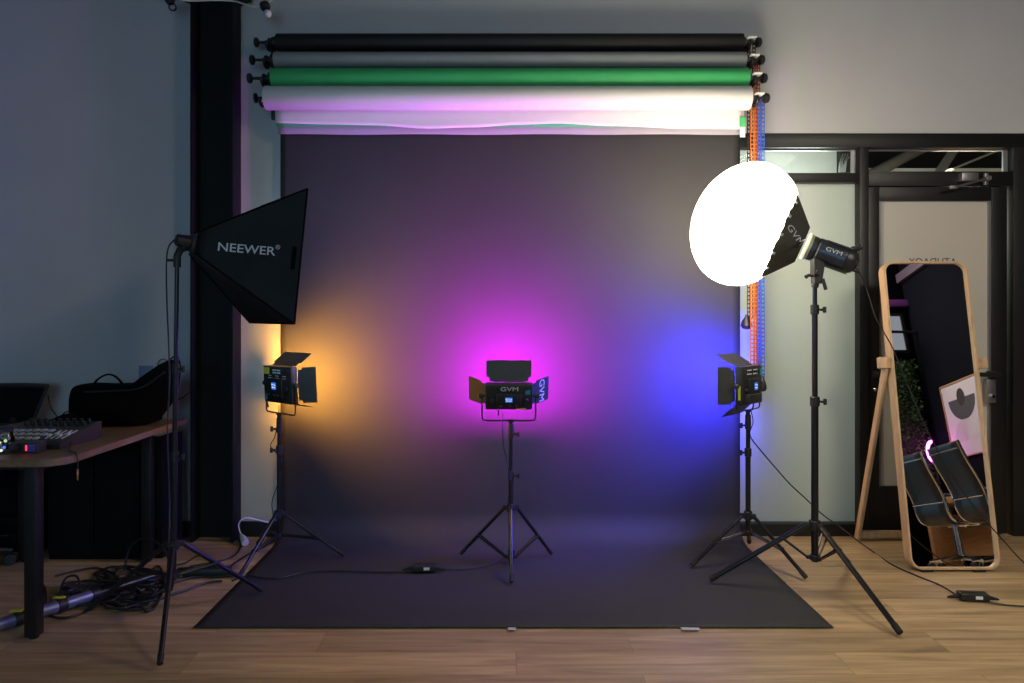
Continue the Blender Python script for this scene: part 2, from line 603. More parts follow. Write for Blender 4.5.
# the room beyond the glass
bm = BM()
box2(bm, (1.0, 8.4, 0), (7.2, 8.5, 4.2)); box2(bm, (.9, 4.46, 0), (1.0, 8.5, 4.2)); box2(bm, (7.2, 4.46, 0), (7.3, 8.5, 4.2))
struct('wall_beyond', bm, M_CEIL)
bm = BM(); box2(bm, (.9, 4.331, -.05), (7.3, 8.5, 0)); struct('floor_beyond', bm, M_FLOOR)
bm = BM(); box2(bm, (.9, 4.46, 4.2), (7.3, 8.5, 4.3)); struct('ceiling_beyond', bm, M_CEIL)
bm = BM(); box2(bm, (1.0, 5.6, 0), (2.62, 5.66, 2.86), .004); struct('trim_2', bm, M_NEXTW)     # white partition
bm = BM(); box2(bm, (1.0, 5.54, 2.70), (2.70, 5.60, 2.735)); box2(bm, (2.62, 5.54, 2.40), (2.74, 5.66, 3.6)); struct('trim_3', bm, M_FRAME)
bm = BM(); box2(bm, (3.0, 5.9, 2.50), (5.2, 5.96, 2.535)); struct('trim_4', bm, M_NEXTW)
def duct(pts, r, label):
    bm = BM(); tube(bm, pts, r, 14); return tag(obj('air_duct', bm, M_DUCT), label, 'duct')
duct([at(862, 180, 5.6), at(926, 146, 6.3)], .045, 'thick pale duct running diagonally behind the transom glass above the door')
duct([at(933, 182, 5.6), at(956, 147, 6.0)], .035, 'short stubby duct behind the middle of the transom glass above the door')
bm = BM()
tube(bm, [at(936, 176, 5.3), at(1006, 147, 5.6)], .009, 8)
tag(obj('conduit_pipe', bm, M_DUCT), 'thin pale conduit pipe slanting behind the right half of the door transom', 'pipe')
bm = BM()
for k in range(6):
    tube(bm, [at(839 + k * 1.2, 172, 5.2), at(840 + k * 1.3, 163 - k % 3, 5.2), at(843 + k * 1.2, 154 + k % 2 * 3, 5.25)], .005, 6, smooth=3)
tag(obj('cable_bundle', bm, M_DUCT), 'bundle of pale upright cables behind the left transom glass by the mullion', 'cables')
L = bpy.data.lights.new('next_room_lamp', 'AREA'); L.energy = 26; L.size = .5; L.color = (1, .80, .55)
lo = bpy.data.objects.new('next_room_lamp', L); lo.location = (3.55, 5.4, 2.35); lo.rotation_euler = (math.radians(-62), 0, 0); COL.objects.link(lo)
L = bpy.data.lights.new('next_room_fill', 'POINT'); L.energy = 34; L.shadow_soft_size = .2; L.color = (.90, 1, .90)
lo = bpy.data.objects.new('next_room_fill', L); lo.location = (2.1, 5.1, 2.1); COL.objects.link(lo)

# ------------------------------------------------------------------ paper rolls
RX0, RX1 = -1.303, 1.417
rolls = [('black', M_BLKROLL, 4.214, 2.925, .050, None), ('grey', M_GREYROLL, 4.168, 2.806, .045, (4.213, 2.386)),
         ('green', M_GREEN, 4.126, 2.686, .057, (4.183, 2.424)), ('white', M_WHITEROLL, 4.092, 2.562, .067, (4.1605, 2.4215))]
order = {'black': 'topmost black paper roll on the wall brackets above the backdrop',
         'grey': 'grey paper roll hanging between the black roll and the green roll',
         'green': 'bright green paper roll hanging just above the white roll',
         'white': 'thick white paper roll, lowest of the hanging rolls, washed with purple light'}
ROLL = {}
for nm, m, y, z, r, sheet in rolls:
    t = thing('paper_roll', ((RX0 + RX1) / 2, y, z - r), order[nm], 'paper roll', 'seamless paper rolls above the backdrop')
    ROLL[nm] = t
    ra_ = RX0 - (.028 if nm == 'white' else 0)
    bm = BM()
    lathe(bm, (ra_, y, z), (RX1, y, z), [(0, r * .62), (0, r * .985), (.0006, r), (.9994, r), (1, r * .985), (1, r * .62)], 40, caps=False)
    obj('rolled_paper', bm, m, t)
    bm = BM()
    lathe(bm, (ra_ - .004, y, z), (RX1 + .004, y, z), [(0, r * .50), (0, r * .61), (1, r * .61), (1, r * .5)], 24, caps=False)
    obj('core_tube', bm, M_BROWNWOOD, t)
    if sheet:
        ys, zs = sheet
        bm = BM()
        n = 60
        r_in = random.uniform(0, 9)
        rows = 7
        grid = []
        for i in range(n + 1):
            x = RX0 + .004 + (RX1 - RX0 - .008) * i / n
            f = i / n
            kx = ((0, 123), (.11, 124.3), (.2, 125.2), (.33, 128.6), (.42, 127.4), (.52, 124.6), (.6, 123.4), (.72, 126), (.88, 128.8), (1, 129.2))
            wy_ = 123
            for (fa, ya), (fb, yb) in zip(kx, kx[1:]):
                if fa <= f <= fb:
                    q = (f - fa) / (fb - fa)
                    wy_ = ya + (yb - ya) * q * q * (3 - 2 * q)
            hem = {'white': -.0058 * (wy_ - 126), 'green': .0015 * math.sin(f * 9 + .4) - .002 * f,
                   'grey': .002 * math.sin(f * 23 + 1) + .003 * mnoise.noise(V((f * 5, 0, 3)))}[nm]
            colv = []
            for j in range(rows + 1):
                g = j / rows
                zz = (z) * (1 - g) + (zs + hem) * g
                yy = ys + .0012 * math.sin(f * 11 + j) * g
                colv.append(bm.verts.new((x, yy, zz)))
            grid.append(colv)
        for i in range(n):
            for j in range(rows):
                bm.faces.new((grid[i][j], grid[i + 1][j], grid[i + 1][j + 1], grid[i][j + 1]))
        o = obj('hanging_hem', bm, m, t)
        md = o.modifiers.new('t', 'SOLIDIFY'); md.thickness = .0012; md.offset = 0
    # expanding chucks with knobs at both ends
    kn = {'black': .115, 'grey': .125, 'green': .125, 'white': .075}[nm]
    bm = BM()
    xa = RX0
    lathe(bm, (xa + .02, y, z), (xa - kn - .02, y, z),
          [(0, r * .5), (.12, r * .5), (.16, .034), (.24, .034), (.28, .020), (.36, .020), (.38, .026), (.46, .026), (.5, .010),
           (.80, .008), (.84, .020), (.88, .028), (.96, .028), (1, .018)], 18)
    obj('end_chuck', bm, M_PLASTIC, t)
    bm = BM()
    xa = RX1
    lathe(bm, (xa - .02, y, z), (xa + .045, y, z), [(0, r * .5), (.3, r * .5), (.34, .030), (.55, .030), (.6, .024), (1, .024)], 18)
    lathe(bm, (xa + .045, y, z), (xa + .115, y, z), [(0, .008), (.45, .008), (.5, .022), (.6, .030), (.88, .026), (1, .014)], 18)
    obj('end_chuck', bm, M_PLASTIC, t)

# brackets screwed to the wall
for side, x, lab in (('l', RX0 - .052, 'black wall bracket with four hooks carrying the paper rolls beside the column'),
                     ('r', RX1 + .034, 'wall bracket with pale hook plates carrying the paper rolls above the coloured chains')):
    t = thing('wall_bracket', (x, 4.31, 2.5), lab, 'bracket')
    bm = BM()
    box2(bm, (x - .012, 4.296, 2.50), (x + .012, 4.329, 2.99), .003)
    obj('back_plate', bm, M_PLASTIC if side == 'l' else M_BLKC, t)
    for nm, m, y, z, r, sheet in rolls:
        bm = BM()
        pts = [(x, 4.30, z + .012), (x, y + .045, z - .012), (x, y + .035, z - .034), (x, y, z - .042), (x, y - .034, z - .028), (x, y - .038, z - .004)]
        tube(bm, pts, .009, 8, smooth=4)
        obj('hook', bm, M_PLASTIC, t)
        if side == 'r':
            bm = BM()
            box2(bm, (x - .014, y - .052, z + .010), (x + .036, y + .045, z + .019), .002)
            obj('hook_plate', bm, M_WHITE, t)


# pull chains: each a loop of ladder links
def ladder_chain(name, m, xs, y, ztop, zbot, label, wdt, weight=None):
    t = thing('pull_chain', (xs[0], y, zbot), label, 'chain', 'coloured pull chains of the paper rolls')
    bm = BM()
    pitch = .024
    for x in xs:
        n = round((ztop - zbot) / .024)
        pitch = (ztop - zbot) / n
        for k in range(n + 1):
            z = ztop - k * pitch
            box(bm, (x, y, z), (wdt, .005, .0075))
            for s in (-1, 1) if k < n else ():
                box(bm, (x + s * (wdt / 2 - .002), y, z - pitch / 2), (.004, .0045, pitch))
    if len(xs) > 1:
        xa, xb = min(xs), max(xs)
        c = (xa + xb) / 2
        for zz, s in ((ztop + .004, 1), (zbot, -1)):
            tube(bm, [(xa, y, zz), (c, y, zz + s * (xb - xa) * .5), (xb, y, zz)], .006, 6, smooth=4)
    obj('chain_links', bm, m, t)
    if weight:
        bm = BM()
        weight(bm)
        obj('end_weight', bm, weight.mat, t)
    return t


def cx(px, y):
    return (px - 500) * y / F


def drop(px, y, py0, r, m):
    def w(bm):
        p = at(px, py0, y)
        lathe(bm, p + V((0, 0, .045)), p - V((0, 0, .045)), [(0, .006), (.15, .010), (.45, r * .8), (.75, r), (.93, r * .7), (1, .004)], 16)
    w.mat = m
    return w


ladder_chain('black', M_BLKC, [cx(748.7, 4.236), cx(754, 4.236)], 4.236, at(0, 44, 4.236).z, at(0, 316, 4.236).z,
             'black ladder pull chain, nearest the backdrop, ending in a dark bell weight', .019, drop(746.5, 4.236, 322, .034, M_PLASTIC))
ladder_chain('red', M_RED, [cx(755.5, 4.206), cx(758.6, 4.206)], 4.206, at(0, 60, 4.206).z, at(0, 364, 4.206).z,
             'red ladder pull chain hanging between the orange chain and the blue chain', .017, drop(757, 4.206, 372, .018, M_RED))
ladder_chain('orange', M_ORANGE, [cx(752.2, 4.166), cx(756.2, 4.166)], 4.166, at(0, 78, 4.166).z, at(0, 364, 4.166).z,
             'orange ladder pull chain, widest looking of the hanging chains', .021, drop(754.2, 4.166, 371, .020, M_BLUEC))
ladder_chain('blue', M_BLUEC, [cx(759.2, 4.130), cx(763, 4.130)], 4.130, at(0, 97, 4.130).z, at(0, 383, 4.130).z,
             'blue ladder pull chain, farthest from the backdrop of the hanging chains', .018, drop(762.3, 4.130, 384, .026, M_PLASTIC))
# paper tag clipped at the white roll end
t = thing('paper_tag', at(742.5, 138, 4.15), 'small green and white tag hanging at the end of the white roll', 'tag')
p = at(742.6, 122, 4.148)
bm = BM(); box(bm, p + V((.0, 0, 0)), (.030, .003, .055), None, .001); obj('green_half', bm, M_GREEN, t)
bm = BM(); box(bm, p - V((0, 0, .058)), (.030, .003, .060), None, .001); obj('white_half', bm, M_WHITE, t)

# ------------------------------------------------------------------ the black paper sweep
bm = BM()
prof = []
YB, YF, R = 4.266, 3.046, .17
for k in range(21):
    prof.append((YB, 2.90 - (2.90 - R - .002) * k / 20))
for k in range(1, 13):
    a = PI / 2 * k / 12
    prof.append((YB - R + R * math.cos(a), .002 + R - R * math.sin(a)))
for k in range(1, 25):
    prof.append((YB - R - (YB - R - YF) * k / 24, .002))
nx = 70
grid = []
for i in range(nx + 1):
    x = RX0 + .003 + (RX1 - RX0 - .006) * i / nx
    row = []
    for j, (y, z) in enumerate(prof):
        zz, yy = z, y
        if j < 21:
            sag = math.sin(PI * j / 20)
            yy += .006 * sag * (mnoise.noise(V((x * .9, z * 1.1, 2.2)))) - .002 * sag
            yy += .005 * math.exp(-((z - 1.90) / .05) ** 2)
        elif j >= 33:
            g = (j - 32) / 24
            zz += .0022 * (1 + mnoise.noise(V((x * 2.2, y * 3, 0)))) * g
            if j == len(prof) - 1:
                zz += .004 * (1 + mnoise.noise(V((x * 3, 1, 5)))) * .6
        row.append(bm.verts.new((x, yy, zz)))
    grid.append(row)
for i in range(nx):
    for j in range(len(prof) - 1):
        bm.faces.new((grid[i][j], grid[i + 1][j], grid[i + 1][j + 1], grid[i][j + 1]))
sweep = obj('paper_backdrop', bm, M_PAPER, None, origin=(.057, 3.65, 0), smooth=60)
md = sweep.modifiers.new('t', 'SOLIDIFY'); md.thickness = .001; md.offset = 0
tag(sweep, 'wide black paper backdrop sweeping down the wall and out over the floor', 'backdrop', kind='thing')
for px, w, lab in ((512, .035, 'small white tape piece at the middle of the paper front edge'),
                   (690, .075, 'white tape strip on the paper front edge between middle and right corner')):
    bm = BM()
    p = on_floor(px, 629.6, .004)
    box(bm, p + V((0, -.004, .0055)), (w, .022, .0012), None)
    tag(obj('tape_strip', bm, M_TAPE), lab, 'tape', 'tape on the paper edge')


# ------------------------------------------------------------------ light stands
def tripod(center, feet, hub_z, low_z, top_z, r_low, r_up, joints, label, leg_r=.010, knob_side=1, brace_at=.48, lean=(0, 0)):
    cx_, cy_ = center
    t = thing('light_stand', (cx_, cy_, 0), label, 'light stand', 'black tripod light stands')
    C = lambda z: V((cx_ + lean[0] * z, cy_ + lean[1] * z, z))
    bm = BM()
    zj = joints[-1]
    cyl(bm, C(max(.012, low_z - .02)), C(zj), r_low, 16, .002)
    obj('lower_tube', bm, M_METALB, t)
    for k in range(len(joints) - 1, 0, -1):
        bm = BM()
        rr = r_low + (r_up - r_low) * (len(joints) - k) / len(joints)
        cyl(bm, C(joints[k] - .02), C(joints[k - 1]), rr, 14, .001)
        obj('middle_tube', bm, M_METALB, t)
    bm = BM()
    cyl(bm, C(joints[0] - .02), C(top_z), r_up, 14, .001)
    obj('upper_tube', bm, M_METALB, t)
    # hub with three ears
    bm = BM()
    cyl(bm, C(hub_z - .022), C(hub_z + .022), r_low * 1.65, 18, .003)
    dirs = []
    for f in feet:
        d = V((f[0] - cx_, f[1] - cy_, 0)).normalized()
        dirs.append(d)
        R = Matrix.Rotation(math.atan2(d.y, d.x), 3, 'Z')
        box(bm, C(hub_z) + d * (r_low * 1.6 + .008), (.030, .022, .026), R, .003)
    obj('hub', bm, M_PLASTIC, t)
    bm = BM()
    cyl(bm, C(low_z - .012), C(low_z + .012), r_low * 1.5, 18, .002)
    for d in dirs:
        R = Matrix.Rotation(math.atan2(d.y, d.x), 3, 'Z')
        box(bm, C(low_z) + d * (r_low * 1.4 + .006), (.022, .016, .016), R, .002)
    obj('lower_collar', bm, M_PLASTIC, t)
    for f, d in zip(feet, dirs):
        a = C(hub_z) + d * (r_low * 1.6 + .014)
        b = V((f[0], f[1], leg_r * 1.28 + .009))
        bm = BM()
        tube(bm, [a, b], leg_r, 10)
        lg = obj('leg', bm, M_METALB, t)
        bm = BM()
        u = (b - a).normalized()
        cyl(bm, b - u * .035, b + u * .006, leg_r * 1.14, 12, .002)
        obj('rubber_foot', bm, M_RUBBER, lg)
        m = a.lerp(b, brace_at)
        bm = BM()
        s = C(low_z) + d * (r_low * 1.4 + .012)
        side = V((-d.y, d.x, 0))
        for q in (-1, 1):
            tube(bm, [s + side * .007 * q, m + side * (leg_r + .003) * q], .0050, 6)
        cyl(bm, m - side * (leg_r + .006), m + side * (leg_r + .006), .006, 10)
        obj('brace', bm, M_METALB, t)
    for k, zj in enumerate(joints):
        bm = BM()
        rr = r_low * 1.35 if k == len(joints) - 1 else r_low * 1.2
        cyl(bm, C(zj - .028), C(zj + .018), rr, 16, .003)
        cl = obj('clamp_collar', bm, M_PLASTIC, t)
        bm = BM()
        s = knob_side if k % 2 == 0 else knob_side
        p = C(zj - .006) + V((s * (rr + .001), -.004, 0))
        cyl(bm, p, p + V((s * .014, -.003, 0)), .006, 10)
        box(bm, p + V((s * .022, -.005, 0)), (.016, .012, .030), None, .005)
        obj('locking_knob', bm, M_PLASTIC, cl)
    return t


def fl(px, py):
    p = on_floor(px, py, .01)
    return (p.x, p.y)


# centre stand
tripod((.058, 3.845), [fl(461.5, 555), fl(551, 555), fl(511.5, 583.5)], .300, .036, .752, .0125, .0085, [.700, .480],
       'black tripod light stand in front of the middle of the backdrop, under the magenta light', .0095, 1, .6)
# left stand
tripod((-1.205, 3.93), [fl(239.5, 578), fl(343.5, 557), (-1.39, 4.135)], .243, .128, .778, .0125, .0085, [.715, .60],
       'black tripod light stand at the left edge of the paper, under the amber light', .0095, -1, .6)
# right stand
tripod((1.328, 3.855), [fl(692.5, 567), fl(805.5, 579.5), (1.436, 4.15)], .258, .165, .805, .0135, .010, [.745, .60],
       'black tripod light stand at the right edge of the paper, under the blue light', .0105, -1, .55)
# lantern stand
tripod((1.508, 3.449), [fl(711, 582), fl(899.5, 635.5), (1.835, 3.797)], .323, .168, 1.515, .0165, .0105, [1.36, .92],
       'tall black tripod light stand on the wood floor carrying the round glowing lantern', .0125, 1, .24)
# softbox stand
tripod((-1.418, 3.12), [fl(160, 666), fl(261.5, 592.5), (-1.825, 3.205)], .334, .20, 1.585, .0125, .009, [1.10, .72],
       'tall thin black light stand beside the desk holding the black softbox', .0105, 1, .4, lean=(.012, 0))


# ------------------------------------------------------------------ LED panels
def led_panel(c, yaw, pitch, w, h, d, led, label, flaps, yoke_w, stand_top, kind):
    """c centre; emits along local +Y; yaw>0 turns to the right (+X)"""
    c = V(c)
    Rm = Matrix.Rotation(-yaw, 4, 'Z') @ Matrix.Rotation(pitch, 4, 'X')
    M = Matrix.Translation(c) @ Rm
    t = thing('led_panel_light', stand_top, label, 'light', 'coloured panel lights on stands')

    def B(bm, cc, s, bev=0.0, rot=None):
        R = Rm.to_3x3() if rot is None else (Rm.to_3x3() @ rot.to_3x3())
        box(bm, M @ V(cc), s, R, bev)
    bm = BM()
    B(bm, (0, 0, 0), (w, d, h), .006)
    for k in range(9):                                                   # cooling ribs on the back
        B(bm, (-w * .40 + k * w * .10, -d / 2 - .0025, h * .36), (w * .03, .006, h * .12), .001)
    body = obj('housing', bm, M_LAMPBODY, t)
    bm = BM()
    B(bm, (0, -d / 2 - .010, -h * .08), (w * .52, .022, h * .52), .005)
    obj('control_box', bm, M_PLASTIC, t)
    bm = BM()
    B(bm, (.0, -d / 2 - .0225, -h * .02), (w * .15, .002, h * .19), .0005)
    lcd = obj('display', bm, M_LCD, t)
    bm = BM()
    for i, (qx, qz, sx, sz) in enumerate(((-.05, .04, .05, .02), (0, .04, .03, .02), (.045, .02, .03, .03), (-.04, -.03, .04, .03), (.02, -.04, .07, .02))):
        B(bm, (qx * w, -d / 2 - .0238, -h * .02 + qz * h), (sx * w, .0008, sz * h * 1.4))
    obj('digits', bm, M_LCDTXT, lcd)
    for qx, qz, r in ((-.34, -.12, .013), (.36, -.10, .013), (-.17, -.27, .007), (.02, -.27, .007), (.15, -.27, .007)):
        bm = BM()
        y0 = -d / 2 - (.002 if abs(qx) > .3 else .021)
        cyl(bm, M @ V((qx * w, y0, qz * h)), M @ V((qx * w, y0 - .012, qz * h)), r, 14, .002)
        obj('dial', bm, M_PLASTIC, t)
    # LED face
    bm = BM()
    B(bm, (0, d / 2 + .0012, 0), (w * .90, .002, h * .88))
    obj('led_face', bm, led, t)
    # stickers and lettering on the back
    if kind == 'centre':
        bm = BM(); B(bm, (w * .40, -d / 2 - .0010, h * .22), (.024, .002, .026)); obj('sticker', bm, M_CYAN, t)
        bm = BM(); B(bm, (w * .26, -d / 2 - .0010, -h * .46), (.055, .002, .008)); obj('sticker', bm, M_YELLOW, t)
        bm = text_bm('GVM', .034, M @ basis(V((.003, -d / 2 - .0062, h * .345)), V((1, 0, 0)), V((0, 0, 1)), V((0, -1, 0))), .0004, 1.35)
        obj('lettering', bm, M_PRINT, t)
    elif kind == 'left':
        bm = BM(); B(bm, (-w * .335, -d / 2 - .0062, h * .37), (.056, .002, .036)); obj('sticker', bm, M_YELLOW, t)
        bm = BM()
        for k in range(4):
            B(bm, (-w * .05 + (k % 2) * .04, -d / 2 - .0062, h * (.40 - .07 * (k // 2))), (.034, .0012, .008))
        for k in range(6):
            B(bm, (-w * .25 + (k % 3) * .07, -d / 2 - .0012, h * (.24 - .06 * (k // 3))), (.030, .0012, .004))
        obj('printed_marks', bm, M_PRINT, t)
        bm = BM(); B(bm, (-w * .43, -d / 2 - .0012, -h * .36), (.026, .002, .030)); obj('sticker', bm, M_CYAN, t)
    else:
        bm = BM(); B(bm, (-w / 2 - .0012, 0, -h * .18), (.002, d * .55, h * .36)); obj('sticker', bm, M_YELLOW, t)
        bm = BM(); B(bm, (w * .42, -d / 2 - .0062, h * .33), (.026, .002, .034)); obj('sticker', bm, M_CYAN, t)
        bm = BM()
        B(bm, (-w * .10, -d / 2 - .016, -h * .33), (w * .62, .034, h * .24), .004)
        obj('battery_pack', bm, M_LAMPBODY, t)
        bm = BM()
        for k in range(4):
            B(bm, (-w * .2 + (k % 2) * .07, -d / 2 - .0062, h * (.40 - .10 * (k // 2))), (.050, .0012, .006))
        obj('printed_marks', bm, M_PRINT, t)
    # barn doors: (edge, outward angle from emission direction, length)
    for edge, ang, ln in flaps:
        a = math.radians(ang)
        bm = BM()
        if edge in 'TB':
            s = 1 if edge == 'T' else -1
            e0 = V((0, d / 2 + .004, s * h / 2)); u = V((0, math.cos(a), s * math.sin(a))); xw = V((1, 0, 0)); W = w * .96
        else:
            s = 1 if edge == 'R' else -1
            e0 = V((s * w / 2, d / 2 + .004, 0)); u = V((s * math.sin(a), math.cos(a), 0)); xw = V((0, 0, 1)); W = h * .96
        n = xw.cross(u)
        MM = M @ basis(e0, xw, u, n)
        notch = W * .07
        poly = [(-W / 2 + notch, 0), (W / 2 - notch, 0), (W / 2 - notch, ln * .2), (W / 2, ln * .2 + .002), (W / 2, ln), (-W / 2, ln), (-W / 2, ln * .2 + .002), (-W / 2 + notch, ln * .2)]
        prism(bm, poly, .0018, MM)
        cyl(bm, MM @ V((-W * .36, 0, 0)), MM @ V((W * .36, 0, 0)), .0045, 8)
        fo = obj('barn_door', bm, M_FLAP, t)
        if kind == 'centre' and edge == 'R':
            nn = -n if (M.to_3x3() @ n).y > 0 else n
            # lettering reads on the side turned to the camera
            ztx = basis(e0 + u * ln * .56 + nn * .0025, -xw, nn.cross(-xw), nn)
            bm = text_bm('GVM', .050, M @ ztx, .0003, 1.3)
            obj('lettering', bm, M_PRINT, fo)
    # U yoke (stays upright), knobs and spigot
    Ry = Matrix.Translation(c) @ Matrix.Rotation(-yaw, 4, 'Z')
    zb = stand_top[2] + .016 - c.z
    hw = yoke_w / 2
    rr = .02
    pts = [(-hw, 0, .004)] + [(-hw, 0, zb + rr)] + [(-hw + rr * (1 - math.cos(a)), 0, zb + rr * (1 - math.sin(a))) for a in (PI / 8, PI / 4, PI * 3 / 8)] + [(-hw + rr, 0, zb)]
    pts = pts + [(-p[0], p[1], p[2]) for p in pts[::-1]]
    bm = BM(); tube(bm, [Ry @ V(p) for p in pts], .0042, 8, flat=1.0); obj('yoke', bm, M_METALB, t)
    for s in (-1, 1):
        bm = BM()
        lathe(bm, Ry @ V((s * (w / 2 - .002), 0, 0)), Ry @ V((s * (hw + .022), 0, 0)), [(0, .006), (.45, .006), (.5, .014), (.9, .014), (1, .010)], 14)
        obj('tilt_knob', bm, M_PLASTIC, t)
    bm = BM()
    st = V(stand_top)
    base = Ry @ V((0, 0, zb))
    lathe(bm, V((st.x, st.y, st.z - .045)), V((st.x, st.y, base.z + .002)), [(0, .015), (.55, .015), (.6, .011), (.78, .011), (.82, .016), (1, .016)], 16)
    if (V((base.x, base.y, 0)) - V((st.x, st.y, 0))).length > .004:
        tube(bm, [V((st.x, st.y, base.z - .004)), V((base.x, base.y, base.z - .004))], .008, 8)
    obj('spigot', bm, M_PLASTIC, t)
    bm = BM()
    tube(bm, [M @ V((-w * .22, -d / 2 - .012, -h * .34)), M @ V((-w * .22, -d / 2 - .030, -h * .44)), M @ V((-w * .22, -d / 2 - .024, -h * .62))], .0042, 8, smooth=3)
    obj('power_plug', bm, M_PLASTIC, t)
    return M


MC = led_panel((.047, 3.825, .900), 0, math.radians(22), .250, .148, .038, M_LEDM,
               'panel light throwing a magenta glow on the middle of the backdrop', [('T', 62, .112), ('L', 52, .115), ('R', 52, .115), ('B', 27, .10)], .285, (.058, 3.845, .752), 'centre')
ML = led_panel((-1.195, 3.92, .952), math.radians(41), math.radians(3), .272, .200, .040, M_LEDA,
               'panel light with yellow sticker throwing an amber glow beside the column', [('T', 33, .115), ('R', 46, .095), ('B', 20, .10), ('L', 42, .10)], .285, (-1.205, 3.93, .778), 'left')
MR = led_panel((1.333, 3.86, .955), math.radians(-46), math.radians(0), .235, .205, .040, M_LEDB,
               'panel light throwing a blue glow at the right edge of the backdrop', [('T', 29, .12), ('L', 46, .088), ('B', 42, .105), ('R', 44, .10)], .27, (1.328, 3.855, .805), 'right')


# ------------------------------------------------------------------ black softbox with lettering
A = V((-1.333, 3.130, 1.640))
Nt, Nb = V((-.827, 3.10, 1.871)), V((-.883, 3.10, 1.290))
off = V((-.367, .50, 0))
Ft, Fb = Nt + off, Nb + off
O = (Nt + Nb + Ft + Fb) / 4
ax = (O - A).normalized()
hx = off.normalized()
hz = hx.cross(ax).normalized()
if hz.z < 0:
    hz = -hz
sq = .045
small = [A - hx * sq + hz * sq, A - hx * sq - hz * sq, A + hx * sq - hz * sq, A + hx * sq + hz * sq]
big = [q_ - ax * .002 for q_ in (Nt, Nb, Fb, Ft)]
soft = thing('softbox', (O.x, O.y, Nb.z), 'large black fabric softbox with brand lettering on the stand beside the column', 'softbox')
bm = BM()
NS, NT = 10, 12
rings = []
for j in range(NT + 1):
    g = j / NT
    gg = g ** .92
    ring = []
    for side in range(4):
        a0, a1 = small[side], small[(side + 1) % 4]
        b0, b1 = big[side], big[(side + 1) % 4]
        for k in range(NS):
            u = k / NS
            p = a0.lerp(a1, u).lerp(b0.lerp(b1, u), gg)
            mid = (A.lerp(O, gg))
            bulge = math.sin(PI * u) * math.sin(PI * g) * .012
            wr = .006 * mnoise.noise(V((p.x * 9, p.y * 9, p.z * 9))) * math.sin(PI * g)
            dirv = (p - mid).normalized()
            ring.append(bm.verts.new(p + dirv * (-bulge + wr)))
    rings.append(ring)
n = NS * 4
for r0, r1 in zip(rings, rings[1:]):
    for k in range(n):
        bm.faces.new((r0[k], r0[(k + 1) % n], r1[(k + 1) % n], r1[k]))
lip = []
for k in range(n):
    p = rings[-1][k].co
    lip.append(bm.verts.new(p + ax * .002))
for k in range(n):
    bm.faces.new((rings[-1][k], rings[-1][(k + 1) % n], lip[(k + 1) % n], lip[k]))
bvh_soft = BVHTree.FromBMesh(bm)
o = obj('fabric_shell', bm, M_FABRIC, soft, smooth=32)
md = o.modifiers.new('t', 'SOLIDIFY'); md.thickness = .003; md.offset = -1
bm = BM()
bm.faces.new([bm.verts.new(p + (O - p) * .21 - ax * .055) for p in big])
obj('front_diffuser', bm, M_DIFF, soft)
# seams
bm = BM()
for k in range(4):
    tube(bm, [small[k], small[k].lerp(big[k], .5), big[k] + ax * .0], .0035, 6)
for k in range(4):
    tube(bm, [big[k] + ax * .0, big[(k + 1) % 4] + ax * .0], .004, 6)
obj('edge_piping', bm, M_BAG, soft)
# lettering on the near face
fn = (Nt - A).cross(Nb - A).normalized()
if fn.y > 0:
    fn = -fn


def hit_plane(px, py, p0, nrm):
    d = V(((px - 500) / F, 1, -(py - 316) / F))
    o_ = V((0, 0, CH))
    s = (p0 - o_).dot(nrm) / d.dot(nrm)
    return o_ + d * s


pc = (hit_plane(217.5, 247.5, A, fn) + hit_plane(272.5, 251.5, A, fn)) / 2
xd = (hit_plane(272.5, 251.8, A, fn) - hit_plane(217.5, 247.3, A, fn))
TW = xd.length
xd.normalize()
pc = pc + xd * .012
yd = fn.cross(xd).normalized()
if yd.z < 0:
    yd = -yd
bm = text_bm('NEEWER', .052, basis(pc, xd, yd, fn), .0004, 1, bvh_soft, -fn, .0025, bold=.0003)
xs = [(v.co - pc).dot(xd) for v in bm.verts]
bm.free()
sc = TW / (max(xs) - min(xs))
bm = text_bm('NEEWER', .052, basis(pc, xd, yd, fn), .0004, sc, bvh_soft, -fn, .0025, bold=.0003)
obj('lettering', bm, M_PRINT, soft)
pr = pc + xd * (TW / 2 + .012) + yd * .020
bm = text_bm('®', .026, basis(pr, xd, yd, fn), .0003, 1, bvh_soft, -fn, .0025)
obj('registered_mark', bm, M_PRINT, soft)
# dark hook-and-loop strip near the mouth
bm = BM()
pq = hit_plane(294, 258, A, fn)
ez = (Nt - Nb).normalized()
Mq = basis(pq + fn * .004, fn.cross(ez), ez, fn)
prism(bm, rounded(.018, .10, .004), .003, Mq)
obj('closure_strip', bm, M_BAG, soft)
# lamp socket and tilt bracket
back = A - ax * .075 + V((0, 0, .0))
bm = BM()
lathe(bm, back, A + ax * .03, [(0, .018), (.06, .026), (.55, .030), (.6, .040), (1, .046)], 18)
obj('lamp_socket', bm, M_PLASTIC, soft)
bm = BM()
top = V((-1.418 + .012 * 1.6, 3.12, 1.585))
mid = A - ax * .03
tube(bm, [mid + V((0, 0, -.02)), mid.lerp(top, .55) + V((-.004, 0, 0)), top + V((0, 0, .0)), top - V((0, 0, .05))], [.019, .017, .016, .016], 10)
box(bm, top + V((-.022, -.01, -.02)), (.035, .014, .012), None, .003)
obj('tilt_bracket', bm, M_PLASTIC, soft)
bm = BM()
pts = [back, back + V((-.022, -.01, -.03)), at(166.5, 262, 3.05), at(166.8, 300, 3.05), at(168.5, 340, 3.06), at(169.5, 380, 3.07), at(167.5, 430, 3.08), at(169.5, 500, 3.08), at(168, 560, 3.05), on_floor(164, 592, .008), on_floor(150, 598, .008)]
tube(bm, pts, .0035, 6, smooth=6)
tag(obj('power_cable', bm, M_CABLE), 'thin black cable hanging down along the softbox stand from the lamp socket', 'cable')

